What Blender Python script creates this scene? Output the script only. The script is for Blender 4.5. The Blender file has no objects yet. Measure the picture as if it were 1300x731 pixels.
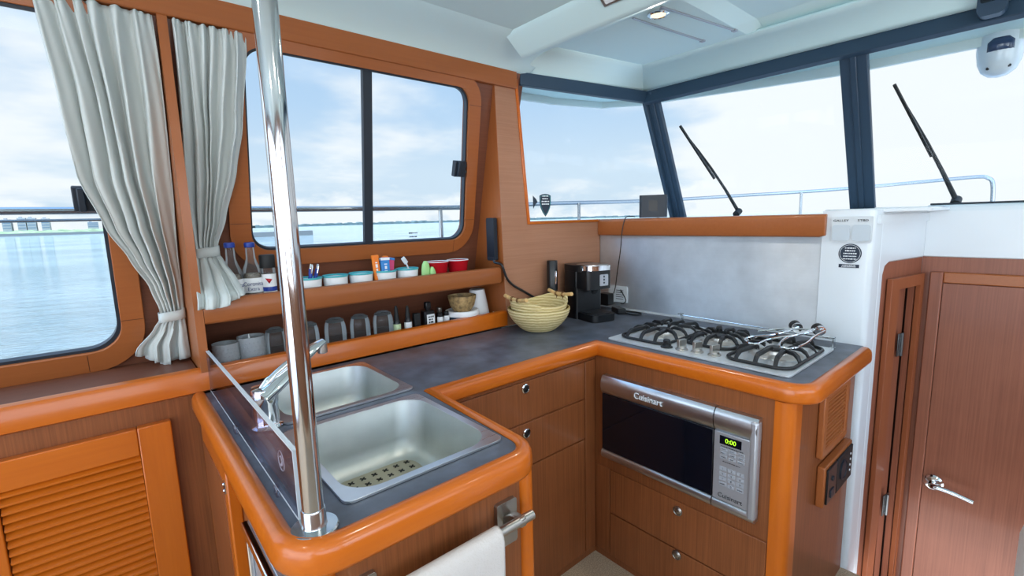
import bpy, bmesh, math, random
from mathutils import Vector, Matrix
from mathutils.geometry import tessellate_polygon
random.seed(7)
SC = bpy.context.scene
COL = SC.collection
PI = math.pi

# ------------------------------------------------------------------ materials
def lin(c):
    return tuple(((v/255)/12.92 if v/255 <= .04045 else ((v/255+.055)/1.055)**2.4) for v in c) + (1.0,)

def new_mat(name):
    m = bpy.data.materials.new(name); m.use_nodes = True
    nt = m.node_tree; b = nt.nodes['Principled BSDF']
    return m, nt, b

def mat(name, rgb, rough=.5, metal=0.0, spec=.5, coat=0.0, trans=0.0, ior=1.45, emit=0.0, noise=0.0, nscale=30, bump=0.0, bscale=200, alpha=1.0):
    m, nt, b = new_mat(name)
    b.inputs['Base Color'].default_value = lin(rgb)
    b.inputs['Roughness'].default_value = rough
    b.inputs['Metallic'].default_value = metal
    b.inputs['Specular IOR Level'].default_value = spec
    b.inputs['Coat Weight'].default_value = coat
    b.inputs['Coat Roughness'].default_value = .08
    b.inputs['Transmission Weight'].default_value = trans
    b.inputs['IOR'].default_value = ior
    b.inputs['Alpha'].default_value = alpha
    if emit:
        b.inputs['Emission Color'].default_value = lin(rgb); b.inputs['Emission Strength'].default_value = emit
    if noise or bump:
        tc = nt.nodes.new('ShaderNodeTexCoord')
    if noise:
        n = nt.nodes.new('ShaderNodeTexNoise'); n.inputs['Scale'].default_value = nscale; n.inputs['Detail'].default_value = 6
        nt.links.new(tc.outputs['Object'], n.inputs['Vector'])
        r = nt.nodes.new('ShaderNodeValToRGB')
        r.color_ramp.elements[0].position = .3; r.color_ramp.elements[1].position = .72
        r.color_ramp.elements[0].color = lin(tuple(max(0, v*(1-noise)) for v in rgb))
        r.color_ramp.elements[1].color = lin(tuple(min(255, v*(1+noise)) for v in rgb))
        nt.links.new(n.outputs['Fac'], r.inputs['Fac']); nt.links.new(r.outputs['Color'], b.inputs['Base Color'])
    if bump:
        n2 = nt.nodes.new('ShaderNodeTexNoise'); n2.inputs['Scale'].default_value = bscale; n2.inputs['Detail'].default_value = 3
        nt.links.new(tc.outputs['Object'], n2.inputs['Vector'])
        bp = nt.nodes.new('ShaderNodeBump'); bp.inputs['Strength'].default_value = bump; bp.inputs['Distance'].default_value = .002
        nt.links.new(n2.outputs['Fac'], bp.inputs['Height']); nt.links.new(bp.outputs['Normal'], b.inputs['Normal'])
    return m

def wood(name, dark, light, axis, rough=.32, coat=.35, fine=1.0, spread=.5):
    """wood whose grain runs along one axis (0 x, 1 y, 2 z)"""
    m, nt, b = new_mat(name)
    tc = nt.nodes.new('ShaderNodeTexCoord'); mp = nt.nodes.new('ShaderNodeMapping')
    s = [170*fine]*3; s[axis] = 3.2
    mp.inputs['Scale'].default_value = s
    n = nt.nodes.new('ShaderNodeTexNoise'); n.inputs['Scale'].default_value = 1.0; n.inputs['Detail'].default_value = 5; n.inputs['Roughness'].default_value = .65
    n2 = nt.nodes.new('ShaderNodeTexNoise'); n2.inputs['Scale'].default_value = 5.0; n2.inputs['Detail'].default_value = 4
    mx = nt.nodes.new('ShaderNodeMix'); mx.data_type = 'FLOAT'; mx.inputs[0].default_value = .3
    r = nt.nodes.new('ShaderNodeValToRGB')
    r.color_ramp.elements[0].position = .5-spread*.45; r.color_ramp.elements[1].position = .5+spread*.45
    r.color_ramp.elements[0].color = lin(dark); r.color_ramp.elements[1].color = lin(light)
    nt.links.new(tc.outputs['Object'], mp.inputs['Vector']); nt.links.new(mp.outputs['Vector'], n.inputs['Vector'])
    nt.links.new(tc.outputs['Object'], n2.inputs['Vector'])
    nt.links.new(n.outputs['Fac'], mx.inputs[2]); nt.links.new(n2.outputs['Fac'], mx.inputs[3])
    nt.links.new(mx.outputs[0], r.inputs['Fac']); nt.links.new(r.outputs['Color'], b.inputs['Base Color'])
    b.inputs['Roughness'].default_value = rough; b.inputs['Specular IOR Level'].default_value = .3
    b.inputs['Coat Weight'].default_value = coat; b.inputs['Coat Roughness'].default_value = .12
    return m

def glass_sheet(name, tint, gloss=.06):
    m = bpy.data.materials.new(name); m.use_nodes = True
    nt = m.node_tree; nt.nodes.clear()
    out = nt.nodes.new('ShaderNodeOutputMaterial'); mix = nt.nodes.new('ShaderNodeMixShader')
    tr = nt.nodes.new('ShaderNodeBsdfTransparent'); gl = nt.nodes.new('ShaderNodeBsdfGlossy')
    tr.inputs['Color'].default_value = lin(tint); gl.inputs['Roughness'].default_value = .02
    mix.inputs[0].default_value = gloss
    nt.links.new(tr.outputs[0], mix.inputs[1]); nt.links.new(gl.outputs[0], mix.inputs[2]); nt.links.new(mix.outputs[0], out.inputs['Surface'])
    return m

def thin_glass(name, tint, edge=.45):
    m = bpy.data.materials.new(name); m.use_nodes = True
    nt = m.node_tree; nt.nodes.clear()
    out = nt.nodes.new('ShaderNodeOutputMaterial'); mix = nt.nodes.new('ShaderNodeMixShader')
    tr = nt.nodes.new('ShaderNodeBsdfTransparent'); gl = nt.nodes.new('ShaderNodeBsdfPrincipled')
    tr.inputs['Color'].default_value = lin(tint)
    gl.inputs['Base Color'].default_value = lin((236, 240, 242)); gl.inputs['Roughness'].default_value = .06; gl.inputs['Metallic'].default_value = .25
    lw = nt.nodes.new('ShaderNodeFresnel'); lw.inputs['IOR'].default_value = 1.5
    mr = nt.nodes.new('ShaderNodeMapRange'); mr.inputs[3].default_value = .0; mr.inputs[4].default_value = edge+.4
    nt.links.new(lw.outputs[0], mr.inputs[0]); nt.links.new(mr.outputs[0], mix.inputs[0])
    nt.links.new(tr.outputs[0], mix.inputs[1]); nt.links.new(gl.outputs[0], mix.inputs[2]); nt.links.new(mix.outputs[0], out.inputs['Surface'])
    return m

def brushed(name, rgb, axis, rough=.3, metal=1.0):
    m, nt, b = new_mat(name)
    tc = nt.nodes.new('ShaderNodeTexCoord'); mp = nt.nodes.new('ShaderNodeMapping')
    s = [260]*3; s[axis] = 4
    mp.inputs['Scale'].default_value = s
    n = nt.nodes.new('ShaderNodeTexNoise'); n.inputs['Scale'].default_value = 1; n.inputs['Detail'].default_value = 3
    mr = nt.nodes.new('ShaderNodeMapRange'); mr.inputs[3].default_value = rough*.75; mr.inputs[4].default_value = rough*1.3
    nt.links.new(tc.outputs['Object'], mp.inputs['Vector']); nt.links.new(mp.outputs['Vector'], n.inputs['Vector'])
    nt.links.new(n.outputs['Fac'], mr.inputs[0]); nt.links.new(mr.outputs[0], b.inputs['Roughness'])
    n3 = nt.nodes.new('ShaderNodeTexNoise'); n3.inputs['Scale'].default_value = 9; n3.inputs['Detail'].default_value = 5
    r = nt.nodes.new('ShaderNodeValToRGB')
    r.color_ramp.elements[0].position = .35; r.color_ramp.elements[1].position = .7
    r.color_ramp.elements[0].color = lin(tuple(v*.93 for v in rgb)); r.color_ramp.elements[1].color = lin(rgb)
    nt.links.new(tc.outputs['Object'], n3.inputs['Vector']); nt.links.new(n3.outputs['Fac'], r.inputs['Fac']); nt.links.new(r.outputs['Color'], b.inputs['Base Color'])
    b.inputs['Metallic'].default_value = metal
    return m

M = {}
TL, TD = (205, 108, 26), (176, 82, 12)
M['trim_x'] = wood('wood_trim_x', TD, TL, 0, .3, .4, .35, .9)
M['trim_y'] = wood('wood_trim_y', TD, TL, 1, .3, .4, .35, .9)
M['trim_z'] = wood('wood_trim_z', TD, TL, 2, .3, .4, .35, .9)
M['soft_x'] = wood('soft_wood_x', (144, 80, 40), (166, 96, 50), 0, .4, .2, .6, .9)  # darker wood tone; backlight shade around the windows is put into the colour
M['soft_z'] = wood('soft_wood_z', (144, 80, 40), (166, 96, 50), 2, .4, .2, .6, .9)
M['ven_z'] = wood('veneer_z', (106, 58, 30), (150, 88, 50), 2, .42, .15, 1.3, .5)
M['ven_x'] = wood('veneer_x', (150, 104, 78), (174, 126, 98), 0, .45, .1, 1.0, .6)
M['wall_wood'] = wood('wall_veneer', (98, 58, 42), (128, 78, 56), 0, .5, .1, .8, .7)
M['door_z'] = wood('door_veneer', (116, 66, 48), (156, 96, 72), 2, .42, .15, 1.2, .6)
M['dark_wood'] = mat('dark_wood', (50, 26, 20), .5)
M['doorframe'] = wood('door_frame_wood', (130, 70, 42), (154, 88, 54), 2, .4, .2, .6, .9)
M['gel'] = mat('white_gelcoat', (212, 219, 224), .22, coat=.3)
M['lip'] = mat('grey_gelcoat', (214, 224, 220), .4)
M['railsteel'] = mat('rail_steel', (150, 154, 158), .25, .9)
M['liner'] = mat('ceiling_liner', (216, 242, 243), .55, bump=.05, bscale=120)
M['lam'] = mat('slate_laminate', (84, 90, 102), .38, noise=.2, nscale=14, bump=.05, bscale=400)
M['steel'] = brushed('brushed_steel', (216, 220, 224), 1, .3)
M['splash'] = brushed('backsplash_steel', (232, 238, 244), 1, .52, .78)
_nt = M['splash'].node_tree; _cx = _nt.nodes.new('ShaderNodeCombineXYZ'); _cx.inputs[2].default_value = 1.0
_nt.nodes['Principled BSDF'].inputs['Anisotropic'].default_value = .92; _nt.links.new(_cx.outputs[0], _nt.nodes['Principled BSDF'].inputs['Tangent'])
M['steel_x'] = brushed('brushed_steel_x', (226, 230, 234), 0, .3)
M['sinksteel'] = brushed('sink_steel', (206, 210, 206), 0, .42)
M['chrome'] = mat('chrome', (225, 227, 230), .07, 1.0)
M['pole'] = mat('polished_steel', (190, 190, 192), .08, 1.0)
M['satin'] = mat('satin_nickel', (176, 172, 166), .32, 1.0)
M['black'] = mat('black_plastic', (18, 20, 23), .32)
M['blackm'] = mat('black_matte', (24, 26, 28), .6)
M['iron'] = mat('cast_iron', (26, 28, 31), .42, noise=.2, nscale=60)
M['navy'] = mat('navy_frame', (38, 60, 80), .45)
M['gasket'] = mat('dark_gasket', (36, 44, 54), .5)
M['pane'] = glass_sheet('window_glass', (248, 251, 252), .008)
M['acrylic'] = glass_sheet('acrylic_sheet', (232, 232, 240), .17)
M['acr_edge'] = mat('acrylic_edge', (214, 220, 226), .25)
M['glass'] = thin_glass('clear_glass', (240, 244, 246))
M['tumbler'] = thin_glass('tumbler_glass', (234, 238, 240), .55)
M['greyglass'] = mat('hobnail_glass', (214, 222, 228), .25, trans=.55, bump=.5, bscale=160)
M['fabric'] = mat('curtain_fabric', (198, 204, 202), .85, spec=.15, bump=.12, bscale=700)
M['towel'] = mat('towel_cloth', (204, 197, 192), .95, spec=.1, bump=.6, bscale=260)
M['ceramic'] = mat('white_ceramic', (232, 234, 236), .25)
M['whitepl'] = mat('white_plastic', (204, 210, 214), .4)
M['rocker'] = mat('rocker_grey', (188, 198, 206), .4)
M['teal'] = mat('teal_rim', (70, 168, 176), .4)
M['red'] = mat('red_enamel', (176, 22, 34), .25)
M['greenp'] = mat('green_plastic', (164, 214, 142), .45)
M['orange'] = mat('orange_plastic', (236, 124, 30), .4)
M['blue'] = mat('blue_plastic', (32, 62, 150), .35)
M['bluepk'] = mat('blue_packet', (44, 128, 200), .35)
M['pink'] = mat('pink_packet', (206, 62, 112), .35)
M['label'] = mat('paper_label', (232, 234, 236), .6)
M['labelgreen'] = mat('green_label', (196, 214, 170), .6)
M['pepper'] = mat('peppercorn_fill', (120, 112, 100), .8, noise=.5, nscale=300)
M['basket'] = mat('woven_basket', (222, 202, 148), .75)
_nt = M['basket'].node_tree; _tc = _nt.nodes.new('ShaderNodeTexCoord'); _wv = _nt.nodes.new('ShaderNodeTexWave'); _wv.bands_direction = 'Z'
_wv.inputs['Scale'].default_value = 26; _wv.inputs['Distortion'].default_value = 2.2; _wv.inputs['Detail'].default_value = 3; _wv.inputs['Detail Scale'].default_value = 2
_rp = _nt.nodes.new('ShaderNodeValToRGB'); _rp.color_ramp.elements[0].color = lin((196, 172, 112)); _rp.color_ramp.elements[1].color = lin((230, 212, 160))
_nt.links.new(_tc.outputs['Object'], _wv.inputs['Vector']); _nt.links.new(_wv.outputs['Fac'], _rp.inputs['Fac']); _nt.links.new(_rp.outputs['Color'], _nt.nodes['Principled BSDF'].inputs['Base Color'])
M['bamboo'] = mat('bamboo', (206, 168, 110), .5, noise=.12, nscale=40)
M['string'] = mat('brown_cord', (110, 74, 40), .8)
M['woodbowl'] = mat('coconut_bowl', (150, 124, 84), .6, noise=.3, nscale=60)
M['text'] = mat('dark_lettering', (32, 34, 40), .5)
M['textw'] = mat('pale_lettering', (226, 230, 234), .5)
M['textb'] = mat('blue_lettering', (30, 52, 110), .5)
M['led'] = mat('led_green', (170, 230, 40), .5, emit=1.0)
M['mwglass'] = mat('oven_glass', (8, 14, 24), .06, spec=.6)
M['mwpanel'] = mat('silver_panel', (182, 184, 190), .35, .6)
M['button'] = mat('grey_button', (160, 163, 170), .45)
M['carpet'] = mat('woven_carpet', (170, 150, 126), .95, noise=.2, nscale=240, bump=.6, bscale=300)
M['lamp'] = mat('lamp_lens', (255, 236, 190), .4, emit=1.2)
M['antenna'] = mat('dark_rubber', (20, 30, 42), .5)
M['sticker'] = mat('dark_sticker', (24, 40, 58), .45)
M['brass'] = mat('burner_alloy', (212, 208, 200), .35, .7)
M['enamel'] = brushed('hob_steel', (232, 236, 238), 1, .5, .8)
M['lens'] = mat('smoked_dome', (44, 62, 92), .12)
M['seat'] = mat('white_vinyl', (226, 230, 228), .45)
M['hinge'] = mat('dull_steel', (120, 124, 126), .35, 1.0)
M['matrub'] = mat('clear_rubber_mat', (176, 172, 150), .45)
M['steelclip'] = mat('bright_steel', (200, 206, 210), .18, 1.0)

# ------------------------------------------------------------------ mesh helpers
class MB:
    def __init__(s): s.v = []; s.f = []; s.sm = []
    def add(s, vs, fs, smooth=False):
        o = len(s.v); s.v += [tuple(v) for v in vs]
        for f in fs: s.f.append(tuple(i+o for i in f)); s.sm.append(smooth)
        return s
    def box(s, x0, x1, y0, y1, z0, z1, mp=None):
        vs = [(x, y, z) for z in (z0, z1) for y in (y0, y1) for x in (x0, x1)]
        if mp: vs = [mp(*v) for v in vs]
        return s.add(vs, [(0, 2, 3, 1), (4, 5, 7, 6), (0, 1, 5, 4), (2, 6, 7, 3), (0, 4, 6, 2), (1, 3, 7, 5)])
    def obox(s, c, ax, ay, az, hx, hy, hz):
        c, ax, ay, az = Vector(c), Vector(ax).normalized(), Vector(ay).normalized(), Vector(az).normalized()
        return s.box(-hx, hx, -hy, hy, -hz, hz, mp=lambda x, y, z: c+ax*x+ay*y+az*z)
    def loft(s, rings, closed=True, cap0=False, cap1=False, smooth=True):
        n = len(rings[0]); o = len(s.v)
        for r in rings: s.v += [tuple(p) for p in r]
        for i in range(len(rings)-1):
            for j in range(n if closed else n-1):
                k = (j+1) % n
                s.f.append((o+i*n+j, o+i*n+k, o+(i+1)*n+k, o+(i+1)*n+j)); s.sm.append(smooth)
        if cap0: s.f.append(tuple(o+j for j in reversed(range(n)))); s.sm.append(False)
        if cap1: s.f.append(tuple(o+(len(rings)-1)*n+j for j in range(n))); s.sm.append(False)
        return s
    def lathe(s, c, prof, n=32, axis=(0, 0, 1), cap0=True, cap1=True):
        az = Vector(axis).normalized()
        ax = az.orthogonal().normalized(); ay = az.cross(ax); c = Vector(c)
        rings = [[c+az*h+(ax*math.cos(2*PI*i/n)+ay*math.sin(2*PI*i/n))*r for i in range(n)] for r, h in prof]
        return s.loft(rings, True, cap0, cap1)
    def tube(s, pts, r, n=10, closed=False):
        pts = [Vector(p) for p in pts]; rings = []; ref = None
        N = len(pts)
        for i, p in enumerate(pts):
            if closed: d = pts[(i+1) % N]-pts[i-1]
            else: d = (pts[min(i+1, N-1)]-pts[max(i-1, 0)])
            d.normalize()
            if ref is None: ref = d.orthogonal().normalized()
            ref = (ref-d*ref.dot(d))
            if ref.length < 1e-6: ref = d.orthogonal()
            ref.normalize(); b = d.cross(ref)
            rr = r[i] if isinstance(r, (list, tuple)) else r
            rings.append([p+(ref*math.cos(2*PI*k/n)+b*math.sin(2*PI*k/n))*rr for k in range(n)])
        if closed: rings.append(rings[0])
        return s.loft(rings, True, not closed, not closed)
    def plate(s, outer, holes, t, mp):
        """flat plate with holes: 2-D outlines (u,v), thickness t, mp(u,v,w)->xyz"""
        loops = [outer]+list(holes)
        flat = [p for l in loops for p in l]
        tris = tessellate_polygon([[Vector((p[0], p[1], 0)) for p in l] for l in loops])
        n = len(flat)
        vs = [mp(p[0], p[1], 0) for p in flat]+[mp(p[0], p[1], t) for p in flat]
        fs = [tuple(t_) for t_ in tris]+[tuple(i+n for i in reversed(t_)) for t_ in tris]
        o = 0
        for l in loops:
            m = len(l)
            for j in range(m):
                k = (j+1) % m
                fs.append((o+j, o+k, o+k+n, o+j+n))
            o += m
        return s.add(vs, fs)
    def prism(s, outline, t, mp): return s.plate(outline, [], t, mp)
    def build(s, name, m, parent=None, bevel=0.0, seg=2, solid=0.0, subsurf=0, angle=35, weld=False):
        me = bpy.data.meshes.new(name)
        off = Vector((0, 0, 0))
        if parent is not None:
            r = parent
            while r is not None: off += r.location; r = r.parent
        me.from_pydata([Vector(v)-off for v in s.v], [], s.f)
        me.validate()
        bm = bmesh.new(); bm.from_mesh(me)
        if weld: bmesh.ops.remove_doubles(bm, verts=bm.verts, dist=1e-5)
        bmesh.ops.recalc_face_normals(bm, faces=bm.faces)
        bm.to_mesh(me); bm.free()
        for p in me.polygons: p.use_smooth = True
        try: me.set_sharp_from_angle(angle=math.radians(angle))
        except Exception: pass
        me.materials.append(M[m] if isinstance(m, str) else m)
        o = bpy.data.objects.new(name, me); COL.objects.link(o)
        if parent is not None: o.parent = parent
        if bevel:
            b = o.modifiers.new('bevel', 'BEVEL'); b.width = bevel; b.segments = seg; b.limit_method = 'ANGLE'; b.angle_limit = math.radians(40)
            b.harden_normals = False
        if solid:
            b = o.modifiers.new('solid', 'SOLIDIFY'); b.thickness = solid; b.offset = 0
        if subsurf:
            b = o.modifiers.new('sub', 'SUBSURF'); b.levels = subsurf; b.render_levels = subsurf
        return o

def tag(o, label, cat, group=None, kind=None):
    o['label'] = label; o['category'] = cat
    if group: o['group'] = group
    if kind: o['kind'] = kind
    return o
def struct(o, label=None):
    o['kind'] = 'structure'
    if label: o['label'] = label
    return o
def thing(name, label, cat, loc, group=None):
    o = bpy.data.objects.new(name, None); COL.objects.link(o); o.location = loc; o.empty_display_size = .05
    return tag(o, label, cat, group)
def copy_tree(o, loc=None, parent=None, rotz=None):
    c = o.copy(); COL.objects.link(c)
    if parent is not None: c.parent = parent
    for ch in list(o.children): copy_tree(ch, None, c)
    if loc is not None: c.location = loc
    if rotz is not None: c.rotation_euler = (0, 0, rotz)
    return c
def text(name, body, size, m, parent, org, xd, yd, align='CENTER', depth=.0006, sx=1.0):
    cu = bpy.data.curves.new(name, 'FONT'); cu.body = body; cu.size = size; cu.align_x = align; cu.align_y = 'CENTER'; cu.extrude = depth
    t = bpy.data.objects.new('tmp', cu); COL.objects.link(t)
    me = bpy.data.meshes.new_from_object(t.evaluated_get(bpy.context.evaluated_depsgraph_get()))
    bpy.data.objects.remove(t); bpy.data.curves.remove(cu)
    xd, yd = Vector(xd).normalized(), Vector(yd).normalized(); zd = xd.cross(yd); org = Vector(org)
    off = Vector((0, 0, 0)); r = parent
    while r is not None: off += r.location; r = r.parent
    for v in me.vertices: v.co = org+xd*(v.co.x*sx)+yd*v.co.y+zd*(v.co.z+depth)-off
    me.materials.clear(); me.materials.append(M[m])
    o = bpy.data.objects.new(name, me); COL.objects.link(o)
    if parent is not None: o.parent = parent
    return o
def marks(name, w, h, m, parent, org, xd, yd, seed=1, rows=1, gap=None):
    """rows of tiny unreadable print"""
    rnd = random.Random(seed); b = MB(); xd, yd = Vector(xd).normalized(), Vector(yd).normalized(); zd = xd.cross(yd); org = Vector(org); gap = gap or h*1.7
    for r in range(rows):
        ww = w*rnd.uniform(.7, 1); x = -ww/2
        while x < ww/2:
            l = min(rnd.uniform(.5, 1.6)*h, ww/2-x)
            if l > h*.2: b.obox(org+xd*(x+l/2)+yd*((rows-1)/2-r)*gap+zd*.0003, xd, yd, zd, l/2, h/2*rnd.uniform(.6, 1), .0003)
            x += l+h*.35
    return b.build(name, m, parent)
def rrect(x0, x1, y0, y1, r, n=6):
    """rounded rectangle; r a number or 4 radii (BL,BR,TR,TL)"""
    rs = r if isinstance(r, (list, tuple)) else [r]*4
    out = []
    for (cx, cy, a0), q in zip(((x0, y0, PI), (x1, y0, 1.5*PI), (x1, y1, 0), (x0, y1, .5*PI)), rs):
        if q <= 0: out.append((cx, cy)); continue
        px = cx+q if cx == x0 else cx-q; py = cy+q if cy == y0 else cy-q
        for i in range(n+1):
            a = a0+i/n*PI/2; out.append((px+q*math.cos(a), py+q*math.sin(a)))
    return out
def fillet(pts, rad, n=6, closed=True):
    """round the corners of a polygon; rad a list per corner"""
    out = []; N = len(pts)
    for i, p in enumerate(pts):
        p = Vector(p); r = rad[i]
        if r <= 0 or (not closed and i in (0, N-1)): out.append(tuple(p)); continue
        a = (Vector(pts[i-1])-p).normalized(); b = (Vector(pts[(i+1) % N])-p).normalized()
        ang = a.angle(b); d = r/math.tan(ang/2)
        c = p+(a+b).normalized()*(r/math.sin(ang/2))
        p0 = p+a*d-c; p1 = p+b*d-c
        a0 = math.atan2(p0.y, p0.x); a1 = math.atan2(p1.y, p1.x)
        da = (a1-a0+PI) % (2*PI)-PI
        for k in range(n+1):
            t = a0+da*k/n; out.append((c.x+r*math.cos(t), c.y+r*math.sin(t)))
    return out
def sweep2d(path, prof, side=1, close=False):
    """profile (d outward, z) along a plan path, mitred; returns rings"""
    P = [Vector(p) for p in path]; rings = []; N = len(P)
    for i, p in enumerate(P):
        d0 = (P[i]-P[i-1]).normalized() if i > 0 else None
        d1 = (P[i+1]-P[i]).normalized() if i < N-1 else None
        if d0 is None: d0 = d1
        if d1 is None: d1 = d0
        n0 = Vector((d0.y, -d0.x))*side; n1 = Vector((d1.y, -d1.x))*side
        m = (n0+n1).normalized(); k = 1/max(.35, m.dot(n0))
        rings.append([(p.x+m.x*k*d, p.y+m.y*k*d, z) for d, z in prof])
    return rings
def smooth_path(pts, n=8):
    P = [Vector(p) for p in pts]; out = []
    for i in range(len(P)-1):
        p0, p1, p2, p3 = P[max(i-1, 0)], P[i], P[i+1], P[min(i+2, len(P)-1)]
        for k in range(n):
            t = k/n
            out.append(.5*((2*p1)+(p2-p0)*t+(2*p0-5*p1+4*p2-p3)*t*t+(3*p1-p0-3*p2+p3)*t**3))
    out.append(P[-1]); return out

# the port cabin side leans in at the top
def wy(z): return 1.596+.267*(1.862-z)
WNV = Vector((0, -.966, -.258))
def wp(x, z, off=0.0):
    return Vector((x, wy(z), z))+WNV*off

# ------------------------------------------------------------------ camera
cam_d = bpy.data.cameras.new('camera'); cam = bpy.data.objects.new('camera', cam_d); COL.objects.link(cam)
yaw, pitch, roll = 0.86233, 0.14366, -0.02787
cp, sp = math.cos(pitch), math.sin(pitch)
fv = Vector((math.cos(yaw)*cp, math.sin(yaw)*cp, -sp)); rv = Vector((math.sin(yaw), -math.cos(yaw), 0)); uv = rv.cross(fv)
r2 = rv*math.cos(roll)+uv*math.sin(roll); u2 = uv*math.cos(roll)-rv*math.sin(roll)
mtx = Matrix((r2, u2, -fv)).transposed().to_4x4(); mtx.translation = (0, 0, 1.335)
cam.matrix_world = mtx
cam_d.sensor_width = 36; cam_d.lens = 597.9/1300*36; cam_d.clip_start = .05; cam_d.clip_end = 12000
SC.camera = cam

# ================================================================== SETTING
# floor (sole) and the lower companionway floor
struct(MB().box(-2.4, 1.97, -1.8, 1.9, -.05, 0).build('floor', 'carpet'))
struct(MB().box(1.97, 3.2, -1.2, .75, -.85, -.8).build('floor_companionway', 'dark_wood'))

# port wall with two window openings
w2o = fillet([(.367, 1.258), (1.222, 1.258), (1.165, 1.857), (.364, 1.857)], [.06, .06, .06, .05], 8)
w2f = fillet([(.306, 1.203), (1.272, 1.203), (1.222, 1.91), (.306, 1.91)], [.11, .12, .11, .08], 8)
w2h = fillet([(.372, 1.263), (1.217, 1.263), (1.160, 1.852), (.369, 1.852)], [.055, .055, .055, .045], 8)
w1o = fillet([(-1.1, .988), (.010, .988), (.010, 1.85), (-1.1, 1.85)], [.06, .075, .06, .06], 8)
w1f = fillet([(-1.16, .927), (.066, .927), (.066, 1.905), (-1.16, 1.905)], [.1, .125, .1, .1], 8)
mb = MB().plate([(-2.4, .80), (1.45, .80), (1.45, 1.98), (-2.4, 1.98)], [w1o, w2o], -.03, lambda u, v, w: wp(u, v, w))
struct(mb.build('wall_port', 'wall_wood'))
def window(n, frame, hole, lab, mull):
    root = bpy.data.objects.new('window_%d' % n, None); COL.objects.link(root); struct(root, lab)
    MB().plate(frame, [hole], .016, lambda u, v, w: wp(u, v, w)).build('window_frame', 'soft_x', root, bevel=.004)
    inner = [(p[0], p[1]) for p in hole]
    cx = sum(p[0] for p in inner)/len(inner); cz = sum(p[1] for p in inner)/len(inner)
    shr = [(cx+(p[0]-cx)*.985+(-.0) , cz+(p[1]-cz)*.98) for p in inner]
    MB().plate(hole, [shr], .02, lambda u, v, w: wp(u, v, w-.014)).build('gasket', 'gasket', root)
    MB().plate(hole, [], .005, lambda u, v, w: wp(u, v, w-.025)).build('pane', 'pane', root)
    if mull:
        mm = MB()
        for dx, w_, d_ in ((0, .017, .0), (.014, .008, .008)):
            mm.plate([(.762+dx, 1.262), (.762+w_+dx+.016, 1.262), (.729+w_+dx+.016, 1.853), (.729+dx, 1.853)], [], .02-d_, lambda u, v, w: wp(u, v, w-.018))
        mm.build('mullion', 'gasket', root, bevel=.002)
    return root
W1 = window(1, w1f, w1o, 'large port window beyond the left curtain, looking over open water', False)
W2 = window(2, w2f, w2o, 'port window above the two shelves, split by a dark upright bar', True)
for root, x, z in ((W1, -.022, 1.425), (W2, 1.155, 1.555)):
    m_ = MB(); p = wp(x, z, .012)
    m_.obox(p, (1, 0, 0), WNV, (0, -.258, .966), .028, .012, .032)
    m_.obox(wp(x-.01, z, .028), (1, 0, 0), WNV, (0, -.258, .966), .008, .010, .030)
    m_.build('latch', 'antenna', root, bevel=.003)
m_ = MB()
for s_ in (-.012, .012): m_.obox(wp(1.196, 1.556+s_, .006), (1, 0, 0), WNV, (0, -.258, .966), .018, .006, .004)
m_.build('latch_clip', 'hinge', W2)
for x0, z0, x1, z1 in ((1.196, 1.345, 1.262, 1.345), (1.168, 1.80, 1.236, 1.80), (1.165, 1.202, 1.165, 1.264), (.455, 1.202, .455, 1.264), (.305, 1.35, .372, 1.35)):
    m_ = MB(); m_.obox(wp((x0+x1)/2, (z0+z1)/2, .0161), (x1-x0, 0, 0) if x1 > x0 else (1, 0, 0), WNV, (0, -.258, .966), abs(x1-x0)/2*.9+.0006, .0003, abs(z1-z0)/2*.9+.0006)
    m_.build('frame_joint', 'dark_wood', W2)
for x0, z0, x1, z1 in ((.008, 1.075, .066, 1.075), (-.075, .927, -.075, .986)):
    m_ = MB(); m_.obox(wp((x0+x1)/2, (z0+z1)/2, .0161), (1, 0, 0), WNV, (0, -.258, .966), abs(x1-x0)/2*.9+.0006, .0003, abs(z1-z0)/2*.9+.0006)
    m_.build('frame_joint', 'dark_wood', W1)
# little etched safety marks on the panes
for x in (.47, .95):
    marks('etched_mark', .045, .006, 'text', W2, wp(x+.02, 1.285, .0), (1, 0, 0), (0, -.258, .966), int(x*100), 2, .016)

# forward wood panel (flush in front of the shelves) with the side windscreen opening
pan_out = [(1.318, .866), (1.972, .866), (1.972, 1.326), (1.470, 1.326), (1.412, 1.93), (1.290, 1.93)]
struct(MB().plate(pan_out, [], .02, lambda u, v, w: (u, 1.58+w, v)).build('wall_port_panel', 'ven_x', bevel=.002))
# post that returns to the window wall
mb = MB()
rows = []
for z in (.866, 1.2, 1.55, 1.90):
    x = 1.318-(z-.866)/1.064*.03
    rows.append([(x, 1.582, z), (x, wy(z)+.01, z), (x+.02, wy(z)+.01, z), (x+.02, 1.582, z)])
mb.loft(rows, True, True, True, smooth=False)
struct(mb.build('wall_port_return', 'soft_z'))
# trims: window surround of the side windscreen
mb = MB()
mb.plate([(1.470, 1.326), (1.972, 1.326), (1.972, 1.312), (1.456, 1.312), (1.398, 1.93), (1.412, 1.93)], [], .018, lambda u, v, w: (u, 1.574+w, v))
struct(mb.build('trim_1', 'trim_x', bevel=.003))
# long head rail above both windows
struct(MB().box(-2.2, 1.405, 1.568, 1.61, 1.885, 1.958).build('trim_2', 'soft_x', bevel=.004))
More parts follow.
